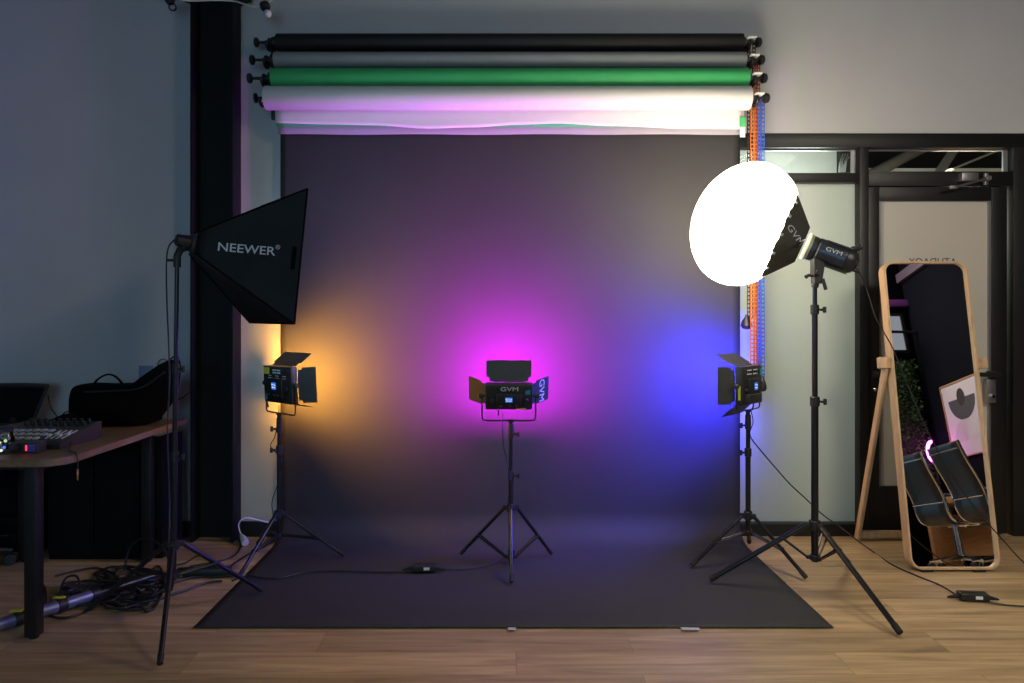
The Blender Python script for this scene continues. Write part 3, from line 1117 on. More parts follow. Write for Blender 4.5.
# ------------------------------------------------------------------ glowing lantern and its lamp
LY = 3.449
a_ = V((-.872, .310, .385)).normalized()              # axis out of the lamp
yv = V((0, 0, 1)).cross(a_).normalized()
yv = yv if yv.y > 0 else -yv
p_ = a_.cross(yv).normalized()
p_ = p_ if p_.z > 0 else -p_
lmid = at(831, 255, LY)
small_c = lmid + a_ * .137
rim_c = lmid + a_ * .247
bc = lmid + a_ * .425
ra, rb, rim_r, small_r = .252, .312, .212, .090
lan = thing('lantern_softbox', rim_c, 'round glowing white lantern with black skirt at the right edge of the backdrop', 'lantern')
bm = BM()
seg = 48
prof = []
t0 = -(bc - rim_c).dot(a_)
for k in range(33):
    t = t0 + (ra - t0) * math.sin(PI / 2 * k / 32) if k else t0
    t = t0 + (ra - t0) * k / 32
    r = rb * math.sqrt(max(0, 1 - (t / ra) ** 2)) if abs(t) < ra else 0
    prof.append((t, max(r, .001)))
prof[0] = (t0, rim_r)
prof = prof[:1] + [(ra * math.sin(a), rb * math.cos(a)) for a in [math.asin(t0 / ra) + (PI / 2 - math.asin(t0 / ra)) * k / 28 for k in range(1, 29)]]
rings = []
for t, r in prof:
    rg = []
    for k in range(seg):
        an = 2 * PI * k / seg
        lob = 1 - .020 * (1 - abs(math.cos(an * 4))) * (r / rb)
        rg.append(bm.verts.new(bc + a_ * t + (p_ * math.cos(an) + yv * math.sin(an)) * max(r, .0015) * lob))
    rings.append(rg)
for r0, r1 in zip(rings, rings[1:]):
    for k in range(seg):
        bm.faces.new((r0[k], r0[(k + 1) % seg], r1[(k + 1) % seg], r1[k]))
bm.faces.new(rings[-1])
obj('glowing_balloon', bm, M_BALLOON, lan, smooth=60)
bm = BM()
s8 = 24
for (ca, r0, cb_, r1) in ((rim_c + a_ * .010, rim_r + .013, small_c, small_r),):
    R0 = [bm.verts.new(ca + (p_ * math.cos(2 * PI * (k + .0) / s8) + yv * math.sin(2 * PI * (k + .0) / s8)) * r0) for k in range(s8)]
    R1 = [bm.verts.new(cb_ + (p_ * math.cos(2 * PI * (k + .0) / s8) + yv * math.sin(2 * PI * (k + .0) / s8)) * r1) for k in range(s8)]
    for k in range(s8):
        bm.faces.new((R0[k], R0[(k + 1) % s8], R1[(k + 1) % s8], R1[k]))
bvh_sk = BVHTree.FromBMesh(bm)
sk = obj('skirt', bm, M_SKIRT, lan, smooth=0)
md = sk.modifiers.new('t', 'SOLIDIFY'); md.thickness = .004; md.offset = -1
for k in range(14):
    an = 2 * PI * (k + .4) / 14
    q = p_ * math.cos(an) + yv * math.sin(an)
    pt = rim_c + a_ * .010 + q * (rim_r + .013)
    sl = (small_c + q * small_r - pt).normalized()
    nn = (q - sl * q.dot(sl)).normalized()
    bm = BM()
    MM = basis(pt + sl * .016 + nn * .004, sl.cross(nn), sl, nn)
    prism(bm, rounded(.014, .022, .004, 3), .005, MM)
    obj('clip', bm, M_KEYS, lan)
skn = V((0, -1, 0))
cen = (rim_c + small_c) / 2 + V((-.012, -.3, .012))
dx = (-a_ * .86 - p_ * .5).normalized()
dy = (p_ * .86 - a_ * .5).normalized()
bm = text_bm('GVM', .040, basis(rim_c - a_ * .062 + p_ * .016 - yv * .3, dx, dy, -yv), .0004, 1.25, bvh_sk, yv, .002)
obj('lettering', bm, M_PRINT, lan)

lamp = thing('studio_lamp', at(815, 276, LY), 'black cylindrical studio lamp behind the glowing lantern', 'lamp')
lf = lmid + a_ * .112
lb = lmid - a_ * .113
d_ = (lb - lf).normalized()
q_ = -yv
u_ = p_
bm = BM()
lathe(bm, lf + d_ * .012, lb, [(0, .060), (.10, .060), (.105, .057), (.13, .057), (.135, .060), (.88, .060), (.93, .055), (1, .046)], 32)
for k in range(10):
    an = 2 * PI * k / 10
    r = u_ * math.cos(an) + q_ * math.sin(an)
    if r.dot(q_) < .6:
        s = d_.cross(r)
        box(bm, lf + d_ * .14 + r * .0605, (.14, .004, .004), basis(V(), d_, s, r), .001)
hs = obj('housing', bm, M_LAMPBODY, lamp)
bm = BM()
lathe(bm, lf - d_ * .012, lf + d_ * .014, [(0, .050), (.02, .066), (.5, .068), (.6, .062), (1, .062)], 32)
obj('mount_ring', bm, M_RING, lamp)
bm = BM()
L0 = (lb - lf).length
nseg = 10
gr = []
for j, tt in enumerate((.045, .055, L0 - .055, L0 - .045)):
    row = []
    for k in range(nseg + 1):
        an = math.radians(-42 + 84 * k / nseg)
        shrink = .9 if j in (0, 3) else 1
        an *= shrink
        r = q_ * math.cos(an) + u_ * math.sin(an)
        row.append(bm.verts.new(lf + d_ * tt + r * .0622))
    gr.append(row)
for j in range(3):
    for k in range(nseg):
        bm.faces.new((gr[j][k], gr[j + 1][k], gr[j + 1][k + 1], gr[j][k + 1]))
bvh_l = BVHTree.FromBMesh(bm)
o = obj('side_panel', bm, M_LAMPSIDE, lamp, smooth=60)
md = o.modifiers.new('t', 'SOLIDIFY'); md.thickness = .003; md.offset = 0
bm = text_bm('GVM', .028, basis(lf + d_ * .115 + u_ * .014 + q_ * .3, d_, u_, q_), .0003, 1.3, bvh_l, -q_, .0022)
obj('lettering', bm, M_PRINT, lamp)
bm = BM()
ha = lb - d_ * .022 + u_ * .040
tube(bm, [ha, ha - d_ * .012 + u_ * .020, at(855, 249.5, 3.40), at(862, 246.5, 3.39)], [.013, .014, .012, .010], 10, smooth=4)
obj('handle', bm, M_PLASTIC, lamp)
bm = BM()
cyl(bm, lb - d_ * .004, lb + d_ * .010, .030, 18, .004)
cyl(bm, lb - u_ * .03 - d_ * .005, lb - u_ * .03 + d_ * .03, .009, 12, .002)
obj('power_inlet', bm, M_PLASTIC, lamp)
# yoke arm down to the stand
bm = BM()
pa = at(818, 258, LY) + V((0, -.052, 0))
pb = at(815, 276, LY)
poly = [(-.030, .032), (.022, .012), (.014, -.040), (.006, -.095), (-.024, -.095), (-.030, -.045)]
prism(bm, poly, .052, basis(at(818.5, 264, LY), V((1, 0, 0)), V((0, 0, 1)), V((0, -1, 0))), .003)
box(bm, at(816, 281, LY), (.032, .050, .018), None, .004)
obj('yoke', bm, M_PLASTIC, lamp)
bm = BM()
tp_ = V((1.508, LY, 1.515))
cyl(bm, tp_ - V((0, 0, .055)), V((1.512, LY, at(0, 283, LY).z)), .0165, 16, .003)
tube(bm, [tp_ + V((-.014, -.012, -.002)), tp_ + V((-.036, -.018, .004)), tp_ + V((-.052, -.02, -.006))], [.006, .007, .010], 8)
tube(bm, [at(820, 279, LY) + V((0, -.03, 0)), at(823, 290, LY) + V((0, -.03, 0))], [.008, .009], 8)
obj('stand_adapter', bm, M_PLASTIC, lamp)
bm = BM()
cyl(bm, at(815.5, 273, LY) + V((0, -.024, 0)), at(815.5, 273, LY) + V((0, -.042, 0)), .014, 14, .003)
obj('tilt_knob', bm, M_PLASTIC, lamp)
bm = BM()
e0 = lb - u_ * .03 + d_ * .03
tube(bm, [e0, at(866, 286, 3.46), at(876, 318, 3.44), at(892, 347, 3.42), at(908, 386, 3.40), at(927, 430, 3.38), at(950, 472, 3.36), at(975, 508, 3.34), at(1003, 540, 3.32), at(1030, 568, 3.3), (2.60, 3.25, .05), (2.75, 3.2, .005)], .0030, 7, smooth=8)
tag(obj('power_cable', bm, M_CABLE), 'black lamp cable swooping from the studio lamp down in front of the mirror', 'cable')

# ------------------------------------------------------------------ leaning mirror on its easel
th = math.atan2(.275, 1.62)
MB0 = V(((2.128 + 2.590) / 2, 3.722, .012))
mx, my, mz = V((1, 0, 0)), V((0, math.sin(th), math.cos(th))), V((0, -math.cos(th), math.sin(th)))
MH, MWid = 1.640, .466
mir = thing('standing_mirror', (2.35, 3.9, 0), 'tall light wood framed mirror leaning on its easel in front of the door', 'mirror')
outer = rounded(MWid, MH, .062, 8, 0, MH / 2)
inner = rounded(MWid - .022, MH - .022, .052, 8, 0, MH / 2)
bm = BM()
for (p0, p1, zz) in ((outer, inner, 0),):
    Z0, Z1 = -.058, 0.0
    n = len(outer)
    Mm = basis(MB0, mx, my, mz)
    vo0 = [bm.verts.new(Mm @ V((x, y, Z0))) for x, y in outer]
    vo1 = [bm.verts.new(Mm @ V((x, y, Z1))) for x, y in outer]
    vi0 = [bm.verts.new(Mm @ V((x, y, Z0))) for x, y in inner]
    vi1 = [bm.verts.new(Mm @ V((x, y, Z1))) for x, y in inner]
    for k in range(n):
        j = (k + 1) % n
        bm.faces.new((vo0[k], vo0[j], vo1[j], vo1[k]))
        bm.faces.new((vi0[k], vi1[k], vi1[j], vi0[j]))
        bm.faces.new((vo1[k], vo1[j], vi1[j], vi1[k]))
        bm.faces.new((vo0[k], vi0[k], vi0[j], vo0[j]))
obj('frame', bm, M_OAK, mir, smooth=50)
bm = BM(); prism(bm, [(x, y) for x, y in rounded(MWid - .021, MH - .021, .052, 8, 0, MH / 2)], .004, Mm @ Matrix.Translation((0, 0, -.016))); obj('mirror_glass', bm, M_MIRROR, mir, smooth=0)
bm = BM(); prism(bm, [(x, y) for x, y in rounded(MWid - .021, MH - .021, .052, 8, 0, MH / 2)], .006, Mm @ Matrix.Translation((0, 0, -.055))); obj('backing_board', bm, M_BROWNWOOD, mir, smooth=0)
piv = MB0 + my * 1.075 + mz * (-.024)
xl, xr = MB0.x - MWid / 2 - .016, MB0.x + MWid / 2 + .016
for x, s in ((xl, -1), (xr, 1)):
    top_ = V((x, piv.y, piv.z + .03))
    foot = V((x + (-.0 if s < 0 else 0), 4.255, .0))
    bm = BM()
    d = (top_ - foot).normalized()
    side = V((1, 0, 0))
    box(bm, (top_ + foot) / 2, (.022, .038, (top_ - foot).length), basis(V(), side, d.cross(side), d), .004)
    for v in bm.verts:
        v.co.z = max(v.co.z, .0005)
    obj('easel_leg', bm, M_OAK, mir)
    bm = BM()
    box(bm, V((x - .004 * s, piv.y - .045, piv.z + .012)) if False else V((x + s * .014, piv.y + .005, piv.z)), (.062, .060, .034), basis(V(), mx, my, mz), .004)
    pgo = obj('pivot_block', bm, M_OAK, mir)
    bm = BM(); cyl(bm, V((x - s * .02, piv.y, piv.z)), V((x + s * .024, piv.y, piv.z)), .008, 12, .001); obj('pivot_bolt', bm, M_CHROME, pgo)
bm = BM()
box2(bm, (xl + .011, 4.235, .02), (xr - .011, 4.262, .058), .004)
obj('crossbar', bm, M_OAK, mir)
bm = BM()
for x in (MB0.x - .15, MB0.x + .12):
    box2(bm, (x - .03, 3.716, .0005), (x + .03, 3.752, .0125), .002)
obj('rubber_foot', bm, M_RUBBER, mir)

# ------------------------------------------------------------------ desk and what stands on it
DZ = .745
desk = thing('desk', (-2.24, 3.56, 0), 'brown wooden desk with black square legs at the left edge, against the back wall', 'desk')
bm = BM()
rc = .10
poly = [(-2.62, 2.90), (-1.768 - rc, 2.90)] + [(-1.768 - rc + rc * math.sin(a), 2.90 + rc - rc * math.cos(a)) for a in [PI / 2 * k / 8 for k in range(1, 9)]] + [(-1.768, 4.06), (-2.62, 4.06)]
prism(bm, poly, .030, Matrix.Translation((0, 0, DZ - .015)), .003)
obj('tabletop', bm, M_DESK, desk)
for x, y in ((-1.917, 2.962), (-2.56, 2.962), (-1.900, 3.885), (-2.56, 3.885)):
    bm = BM(); box2(bm, (x - .025, y - .025, .012), (x + .025, y + .025, DZ - .03), .002); lg = obj('leg', bm, M_FRAME, desk)
    bm = BM(); cyl(bm, (x, y, 0), (x, y, .014), .018, 12, .002); obj('levelling_foot', bm, M_RUBBER, lg)
bm = BM()
for a, b in (((-1.937, 2.99, DZ - .06), (-1.897, 3.90, DZ - .031)), ((-2.58, 2.99, DZ - .06), (-2.54, 3.90, DZ - .031)), ((-2.535, 2.992, DZ - .06), (-1.95, 3.032, DZ - .031))):
    box2(bm, a, b, .002)
obj('support_rail', bm, M_FRAME, desk)

# cabinet under the desk
cab = thing('storage_cabinet', (-2.15, 4.1, 0), 'plain black cabinet standing under the desk next to the column', 'cabinet')
bm = BM(); box2(bm, (-2.453, 3.915, .0), (-1.95, 4.17, .628), .004); obj('body', bm, M_CASE, cab)
bm = BM(); box2(bm, (-2.448, 3.900, .03), (-2.205, 3.914, .622), .003); dd = obj('door', bm, M_CASE, cab)
bm = BM(); box2(bm, (-2.225, 3.892, .30), (-2.217, 3.900, .42), .001); obj('handle', bm, M_STEELG if False else M_CASE, dd)
bm = BM(); box2(bm, (-2.198, 3.900, .03), (-1.955, 3.914, .622), .003); dd = obj('door', bm, M_CASE, cab)
bm = BM(); box2(bm, (-2.188, 3.892, .30), (-2.180, 3.900, .42), .001); obj('handle', bm, M_CASE, dd)
bm = BM(); box2(bm, (-1.895, 3.93, 0), (-1.845, 4.185, .655), .003)
tag(obj('panel_board', bm, M_CASE), 'black board standing upright between the cabinet and the column', 'board')
case = thing('equipment_case', (-2.85, 4.1, 0), 'low flat black equipment case lying on the floor left of the cabinet', 'case')
bm = BM(); box2(bm, (-3.25, 4.03, .0), (-2.58, 4.30, .115), .012); obj('lower_shell', bm, M_CASE, case)
bm = BM(); box2(bm, (-3.25, 4.03, .119), (-2.58, 4.30, .205), .012); obj('lid', bm, M_CASE, case)
bm = BM()
tube(bm, [(-2.9, 4.03, .10), (-2.9, 4.01, .10), (-2.76, 4.01, .10), (-2.76, 4.03, .10)], .007, 8, smooth=3)
obj('handle', bm, M_PLASTIC, case)

bx2 = thing('storage_box', (-2.9, 4.15, .206), 'black box standing on the flat equipment case behind the chair', 'box')
bm = BM(); box2(bm, (-3.2, 4.05, .2055), (-2.60, 4.29, .40), .01); obj('body', bm, M_CASE, bx2)
bm = BM(); box2(bm, (-3.21, 4.04, .4005), (-2.59, 4.30, .43), .008); obj('lid', bm, M_CASE, bx2)

# mixing console
con = thing('mixing_console', (-2.07, 3.27, DZ), 'black mixing console with pale pads and faders on the desk', 'mixer')
bm = BM()
MDX, MDY = .115, -.235
Mc = Matrix(((0, 0, 1, -2.19 + MDX), (1, 0, 0, MDY), (0, 1, 0, 0), (0, 0, 0, 1)))
prism(bm, [(3.36, DZ), (3.69, DZ), (3.69, DZ + .075), (3.66, DZ + .078), (3.37, DZ + .034), (3.355, DZ + .022)], .33, Mc, .002)
obj('body', bm, M_LAMPBODY, con)
sl_ = math.atan2(.044, .29)
Rc = Matrix.Rotation(sl_, 3, 'X')
def onc(x, y, h=0.0):
    return V((x + MDX, y + MDY, DZ + .034 + (y - 3.37) * .044 / .29 + h))
for r in range(3):
    for k in range(6):
        bm = BM(); box(bm, onc(-2.325 + k * .034, 3.40 + r * .055, .004), (.024, .024, .008), Rc, .002); obj('pad', bm, M_KEYS, con)
for k in range(4):
    x = -2.115 + k * .024
    bm = BM(); box(bm, onc(x, 3.43 + .02 * (k % 2), .007), (.012, .020, .014), Rc, .002); obj('fader', bm, M_KEYS, con)
bm = BM()
for k in range(4):
    box(bm, onc(-2.115 + k * .024, 3.46, .001), (.006, .12, .003), Rc)
obj('fader_slots', bm, M_PRINT, con)
for k in range(9):
    p = onc(-2.33 + k * .034, 3.60, 0)
    bm = BM(); cyl(bm, p, p + V((0, -.003, .020)), .008, 12, .002); obj('knob', bm, M_PLASTIC, con)
for k in range(9):
    p = onc(-2.33 + k * .034, 3.64, 0)
    bm = BM(); cyl(bm, p, p + V((0, -.003, .020)), .008, 12, .002); obj('knob', bm, M_PLASTIC, con)
ai = thing('audio_interface', (-2.01, 3.09, DZ), 'small black box with a red light in front of the mixing console', 'audio box')
bm = BM(); box2(bm, (-2.07, 3.03, DZ), (-1.945, 3.09, DZ + .046), .004); obj('body', bm, M_LAMPBODY, ai)
bm = BM(); box2(bm, (-1.985, 3.0275, DZ + .008), (-1.955, 3.0295, DZ + .038), .0005); obj('front_plate', bm, mat('violet_plate', (.10, .06, .35), .4, var=.05), ai)
bm = BM(); box2(bm, (-1.996, 3.026, DZ + .012), (-1.989, 3.0295, DZ + .036), .0005); obj('red_light', bm, light_mat('red_indicator', (1, .05, .12), 1.2), ai)
bm = BM()
cyl(bm, (-2.03, 3.03, DZ + .025), (-2.03, 3.016, DZ + .025), .014, 14, .002); obj('knob', bm, M_PLASTIC, ai)
JX, JY = -2.082, 3.02
jar = thing('glass_jar', (JX, JY, DZ), 'small clear glass jar with little lights inside, at the left edge on the desk', 'jar')
bm = BM(); lathe(bm, (JX, JY, DZ), (JX, JY, DZ + .095), [(0, .030), (.06, .038), (.7, .040), (.82, .034), (1, .034)], 20); obj('glass_body', bm, M_GLASSB, jar)
bm = BM(); lathe(bm, (JX, JY, DZ + .096), (JX, JY, DZ + .112), [(0, .036), (.8, .036), (1, .032)], 20); obj('lid', bm, M_PLASTIC, jar)
for k, (dx_, dz_, c) in enumerate(((.012, .03, (.1, .25, 1)), (-.008, .05, (.9, .7, .2)), (.018, .058, (.5, .8, .4)), (0, .018, (.9, .9, .7)))):
    bm = BM(); ball(bm, (JX + dx_, JY - .015, DZ + dz_), .0065, 10, 8); obj('small_light', bm, light_mat('jar_light_%d' % k, c, 1.1), jar)
# jack cable dangling over the edge
bm = BM()
tube(bm, [(-1.905, 3.20, DZ + .02), (-1.885, 3.16, DZ + .006), (-1.83, 3.06, DZ + .006), (-1.775, 3.01, DZ + .007), (-1.760, 3.0, DZ - .02), (-1.757, 2.995, DZ - .06)], .003, 6, smooth=5)
jk = tag(obj('jack_cable', bm, M_CABLE, None, origin=(-1.76, 3.0, DZ)), 'short audio cable with gold plug dangling over the desk edge', 'cable')
bm = BM(); lathe(bm, (-1.757, 2.995, DZ - .058), (-1.757, 2.995, DZ - .105), [(0, .005), (.5, .005), (.55, .003), (.95, .003), (1, .001)], 10); obj('plug', bm, M_COPPER, jk)

# black duffel bag
BY = 3.865
bag = thing('duffel_bag', (-2.1, BY, DZ), 'slouching black duffel bag with a carry handle on the far end of the desk', 'bag')
outl = [at(*q, BY) for q in ((78, 421), (75, 408), (75.5, 394), (79, 386), (87, 383.5), (105, 384), (125, 383.5), (142, 382), (155, 374), (168, 363), (174, 359.5), (177, 365), (175, 385), (171, 400), (163, 411), (156, 419), (152, 422.3), (110, 423.2), (84, 423))]
def soft_body(outl, depth, name, m, parent, y0):
    o2 = [(p.x, p.z) for p in outl]
    cx0 = sum(p[0] for p in o2) / len(o2); cz0 = sum(p[1] for p in o2) / len(o2)
    pts = smooth_path([V((p[0], 0, p[1])) for p in o2 + o2[:1]], 3)[:-1]
    bm = BM()
    lay = 9
    rg = []
    for j in range(lay):
        v = -1 + 2 * j / (lay - 1)
        k = (1 - abs(v) ** 3.2) ** .45 if abs(v) < 1 else 0
        k = .55 + .45 * k
        ring = []
        for p in pts:
            x = cx0 + (p.x - cx0) * k
            z = cz0 + (p.z - cz0) * k
            if p.z < cz0:
                z = cz0 + (p.z - cz0) * (k * .3 + .7)
            z = max(z, DZ + .002)
            y = y0 + v * depth / 2 + .008 * mnoise.noise(V((x * 7, z * 7, v * 2)))
            ring.append(bm.verts.new((x, y, z)))
        rg.append(ring)
    n = len(pts)
    for r0, r1 in zip(rg, rg[1:]):
        for k in range(n):
            bm.faces.new((r0[k], r0[(k + 1) % n], r1[(k + 1) % n], r1[k]))
    bm.faces.new(rg[0][::-1]); bm.faces.new(rg[-1])
    return obj(name, bm, m, parent, smooth=60)
soft_body(outl, .27, 'body', M_BAG, bag, BY)
bm = BM(); tube(bm, [at(*q, BY) for q in ((93, 386), (97, 380), (104, 375.5), (110, 374.5), (116, 377), (121, 382), (124, 386))], .010, 8, smooth=5, flat=.5); obj('carry_handle', bm, M_BAG, bag)
bm = BM(); tube(bm, [at(*q, BY - .145) for q in ((84, 392), (110, 391), (140, 388), (165, 372))], .005, 6, smooth=5); obj('zip', bm, M_LEATHER, bag)
bm = BM(); tube(bm, [at(*q, BY - .05) for q in ((168, 362), (173, 357), (178, 357), (177, 362))], .008, 8, smooth=4, flat=.5); obj('strap', bm, M_BAG, bag)
lump = [at(*q, 3.72) for q in ((48, 430.5), (53, 424), (62, 418), (72, 413), (80, 412), (86, 425), (84, 430.5))]
sp = thing('folded_cloth', (-2.27, 3.70, DZ), 'crumpled black cloth lying left of the duffel bag on the desk', 'cloth')
soft_body(lump, .16, 'body', M_BAG, sp, 3.64)
bm = BM(); tube(bm, [at(*q, 3.70) for q in ((60, 417), (66, 412), (72, 411), (79, 411.5))], .006, 6, smooth=4, flat=.5); obj('hem', bm, M_BAG, sp)

# office chair behind the desk
ch = thing('office_chair', (-2.82, 3.8, 0), 'black mesh back office chair behind the desk at the left edge', 'chair')
CYB = 4.19
tl, tr, br_, bl_ = at(-22, 386, CYB), at(50.5, 386, CYB), at(38, 424, CYB), at(-12, 424, CYB)
bm = BM()
grid = []
for i in range(13):
    row = []
    for j in range(9):
        u, v = i / 12, j / 8
        p = tl.lerp(tr, u).lerp(bl_.lerp(br_, u), v)
        p.y += -.05 * (2 * u - 1) ** 2 - .03 * v + .02
        row.append(bm.verts.new(p))
    grid.append(row)
for i in range(12):
    for j in range(8):
        bm.faces.new((grid[i][j], grid[i + 1][j], grid[i + 1][j + 1], grid[i][j + 1]))
edge = [grid[i][0].co.copy() for i in range(13)] + [grid[12][j].co.copy() for j in range(1, 9)] + [grid[i][8].co.copy() for i in range(11, -1, -1)] + [grid[0][j].co.copy() for j in range(7, -1, -1)]
tops = [grid[i][0].co.copy() for i in range(13)]
o = obj('backrest', bm, M_MESHF, ch, smooth=60)
md = o.modifiers.new('t', 'SOLIDIFY'); md.thickness = .006; md.offset = 0
bm = BM(); tube(bm, edge, .010, 8); tube(bm, tops, .016, 8); obj('back_frame', bm, M_PLASTIC, ch)
KX, KY = -2.82, 3.80
bm = BM(); box(bm, (KX, 3.86, .475), (.46, .46, .07), None, .03, 3); obj('seat', bm, M_MESHF, ch)
bm = BM(); tube(bm, [(KX, 4.17, .74), (KX, 4.19, .62), (KX, 4.12, .47), (KX, 3.95, .43)], .022, 8, smooth=4, flat=.6); obj('back_support', bm, M_PLASTIC, ch)
bm = BM(); cyl(bm, (KX, KY - .08, .10), (KX, KY - .08, .44), .025, 14, .003); obj('gas_lift', bm, M_METALB, ch)
bm = BM()
for k in range(5):
    a = 2 * PI * k / 5 + .5
    tube(bm, [V((KX, KY - .08, .12)), V((KX + .25 * math.cos(a), KY - .08 + .25 * math.sin(a), .075))], [.022, .014], 8)
obj('star_base', bm, M_PLASTIC, ch)
for k in range(5):
    a = 2 * PI * k / 5 + .5
    c = V((KX + .24 * math.cos(a), KY - .08 + .24 * math.sin(a), .030)); td = V((-math.sin(a), math.cos(a), 0))
    bm = BM(); cyl(bm, c - td * .02, c + td * .02, .030, 14, .004); cyl(bm, c, c + V((0, 0, .05)), .008, 8); obj('caster', bm, M_PLASTIC, ch)

# wall outlet
wo = thing('wall_outlet', at(146, 380, WY - .006), 'small square wall outlet above the duffel bag on the back wall', 'outlet')
bm = BM(); box(bm, at(146, 373.5, WY - .005), (.085, .009, .095), None, .003); obj('plate', bm, mat('blue_grey_plate', (.16, .22, .36), .5, var=.04), wo)
bm = BM(); tube(bm, [at(157, 371, WY - .02), at(158.5, 362, WY - .02), at(163, 359, WY - .03), at(168, 361, WY - .06)], .003, 6, smooth=5)
tag(obj('wall_cable', bm, M_CABLE), 'thin dark cable looping on the wall above the duffel bag', 'cable')
bm = BM(); tube(bm, [at(48, 395, 4.30), at(51, 408, 4.30), at(56, 415, 4.29), at(60, 420, 4.2)], .004, 6, smooth=5)
tag(obj('wall_cable', bm, M_CABLE), 'dark cable hanging beside the mesh office chair back', 'cable')
bm = BM(); tube(bm, [at(176, 400, WY - .01), at(181, 398.5, WY - .008), at(186, 395, WY - .008), at(189.5, 392.5, WY - .01)], .003, 6, smooth=5)
tag(obj('wall_cable', bm, M_CABLE), 'thin cable crossing the wall between the softbox stand and the column', 'cable')

# ------------------------------------------------------------------ string lights near the ceiling
SY = 4.12
sl = thing('string_light', at(265, 8, SY), 'string light cord with black sockets and clear bulbs crossing the column top', 'string light')
bm = BM(); tube(bm, [at(*q) for q in ((100, -34, SY), (150, -12, SY), (175, -3, SY), (188, .8, 4.15), (215, .2, 4.15), (233, 1, 4.15), (243, 3.6, SY), (255, 7, SY), (262, 5, SY), (272, 0, SY), (300, -22, SY))], .0042, 6, smooth=6); obj('cord', bm, M_WCABLE, sl)
for (a, b, c2) in (((170, -2), (172, 4), (174.5, 9)), ((265.5, 6), (266.8, 10.5), (269, 15.5))):
    bm = BM()
    p0, p1 = at(*a, SY) + V((0, -.01, .0)), at(*b, SY) + V((0, -.02, 0))
    lathe(bm, p0 + (p0 - p1) * .3, p1, [(0, .018), (.1, .029), (.7, .029), (1, .022)], 16)
    so = obj('socket', bm, M_PLASTIC, sl)
    bm = BM(); ball(bm, at(*c2, SY) + V((0, -.025, 0)), .023, 16, 12); obj('bulb', bm, M_GLASSB if a[0] < 200 else mat('pearl_bulb', (.55, .56, .6), .25, var=.03), so)


# ------------------------------------------------------------------ cables, plugs and the pole on the floor
def cable(pts, label, r=.0042, z=.006, m=None, group=None, name='cable', sm=7):
    bm = BM()
    P = []
    for q in pts:
        if isinstance(q, V):
            P.append(q)
        else:
            P.append(on_floor(q[0], q[1], q[2] if len(q) > 2 else z))
    tube(bm, P, r, 6, smooth=sm)
    return tag(obj(name, bm, m or M_CABLE), label, 'cable', group)


# pole lying on the floor
pole = thing('metal_pole', on_floor(80, 600), 'long blue-lit metal pole lying on the floor across the cable tangle under the desk', 'pole')
bm = BM()
pA, pB = on_floor(-30, 634, .035), on_floor(160, 574, .035)
tube(bm, [pA, pA.lerp(pB, .62)], .026, 14)
obj('outer_tube', bm, M_BPOLE, pole)
bm = BM()
tube(bm, [pA.lerp(pB, .60), pB], .019, 14)
obj('inner_tube', bm, M_METALB, pole)
for f in (.22, .43, .61):
    bm = BM(); p = pA.lerp(pB, f); u = (pB - pA).normalized()
    cyl(bm, p - u * .02, p + u * .02, .031, 14, .003)
    obj('clamp_ring', bm, M_PLASTIC, pole)
    if f < .5:
        bm = BM(); box(bm, p + V((-.01, 0, .034)), (.05, .022, .006), None, .002); obj('strap_label', bm, M_YELLOW, pole)
G = 'tangled black cables under the desk'
tang = [
    ([(38, 604), (40, 590), (44, 586), (46, 600), (44, 612), (60, 618), (80, 614), (95, 606)], 'cable standing in a narrow loop just right of the desk leg'),
    ([(55, 576), (75, 571), (95, 568), (110, 572), (120, 580), (112, 590), (95, 592), (120, 596), (150, 588)], 'cable with its end curling left along the top of the tangle'),
    ([(62, 606), (61, 590, .03), (66, 578, .06), (76, 576, .07), (80, 585, .04), (79, 598)], 'cable rising in a round loop over the metal pole'),
    ([(100, 600), (118, 606), (140, 604), (155, 598), (160, 588), (150, 582), (130, 586), (112, 592)], 'cable coiled flat in an oval in the middle of the tangle'),
    ([(105, 607), (128, 610), (150, 606), (162, 594), (163, 575), (158, 566), (150, 572), (142, 582), (120, 584)], 'cable coiled widely around the foot of the softbox stand'),
    ([(115, 576), (130, 571), (146, 570), (156, 576), (148, 584), (128, 582), (115, 590), (100, 598), (88, 610)], 'cable snaking from the tangle top down to the pole'),
    ([(140, 607), (146, 611), (153, 609), (158, 602), (162, 592), (162, 580)], 'cable hanging in a small loop at the front of the tangle'),
    ([on_floor(124, 572, .008), at(127, 556, 3.72), at(131, 546, 3.72), at(138, 540, 3.71), at(146, 538.5, 3.70), at(156, 542, 3.69), at(164, 550, 3.67), on_floor(174, 570, .008)], 'pale rimmed cable arching upright in front of the black cabinet'),
    ([(120, 598), (150, 600), (180, 592), (205, 583), (222, 581)], 'cable running from the tangle toward the paper, nearer of the pair'),
    ([(140, 590), (170, 583), (195, 577), (215, 577), (240, 575)], 'cable running straight from the tangle to the power strip'),
]
for pts, lab in tang:
    cable(pts, lab, .0056, .010, group=G)
rt = random.Random(11)
for k in range(9):
    cxp, cyp = rt.uniform(84, 146), rt.uniform(574, 603)
    rw, rh = rt.uniform(18, 40), rt.uniform(4, 11)
    a0, turns = rt.uniform(0, 6.28), rt.uniform(1.2, 1.9)
    sgn = rt.choice((-1, 1))
    P = []
    for q in range(15):
        a = a0 + sgn * 2 * PI * turns * q / 14
        w = 1 + .25 * math.sin(q * 1.7 + k)
        x, y = cxp + rw * math.cos(a) * w + (q - 7) * rt.uniform(-.6, 1.2), cyp + rh * math.sin(a) * w
        P.append((max(47, min(163, x)), max(566, min(611, y)), .008 + .004 * (k % 4) + .012 * abs(math.sin(q * .9 + k))))
    cable(P, 'black cable looped inside the dense tangle on the floor under the desk', .0058, group=G)
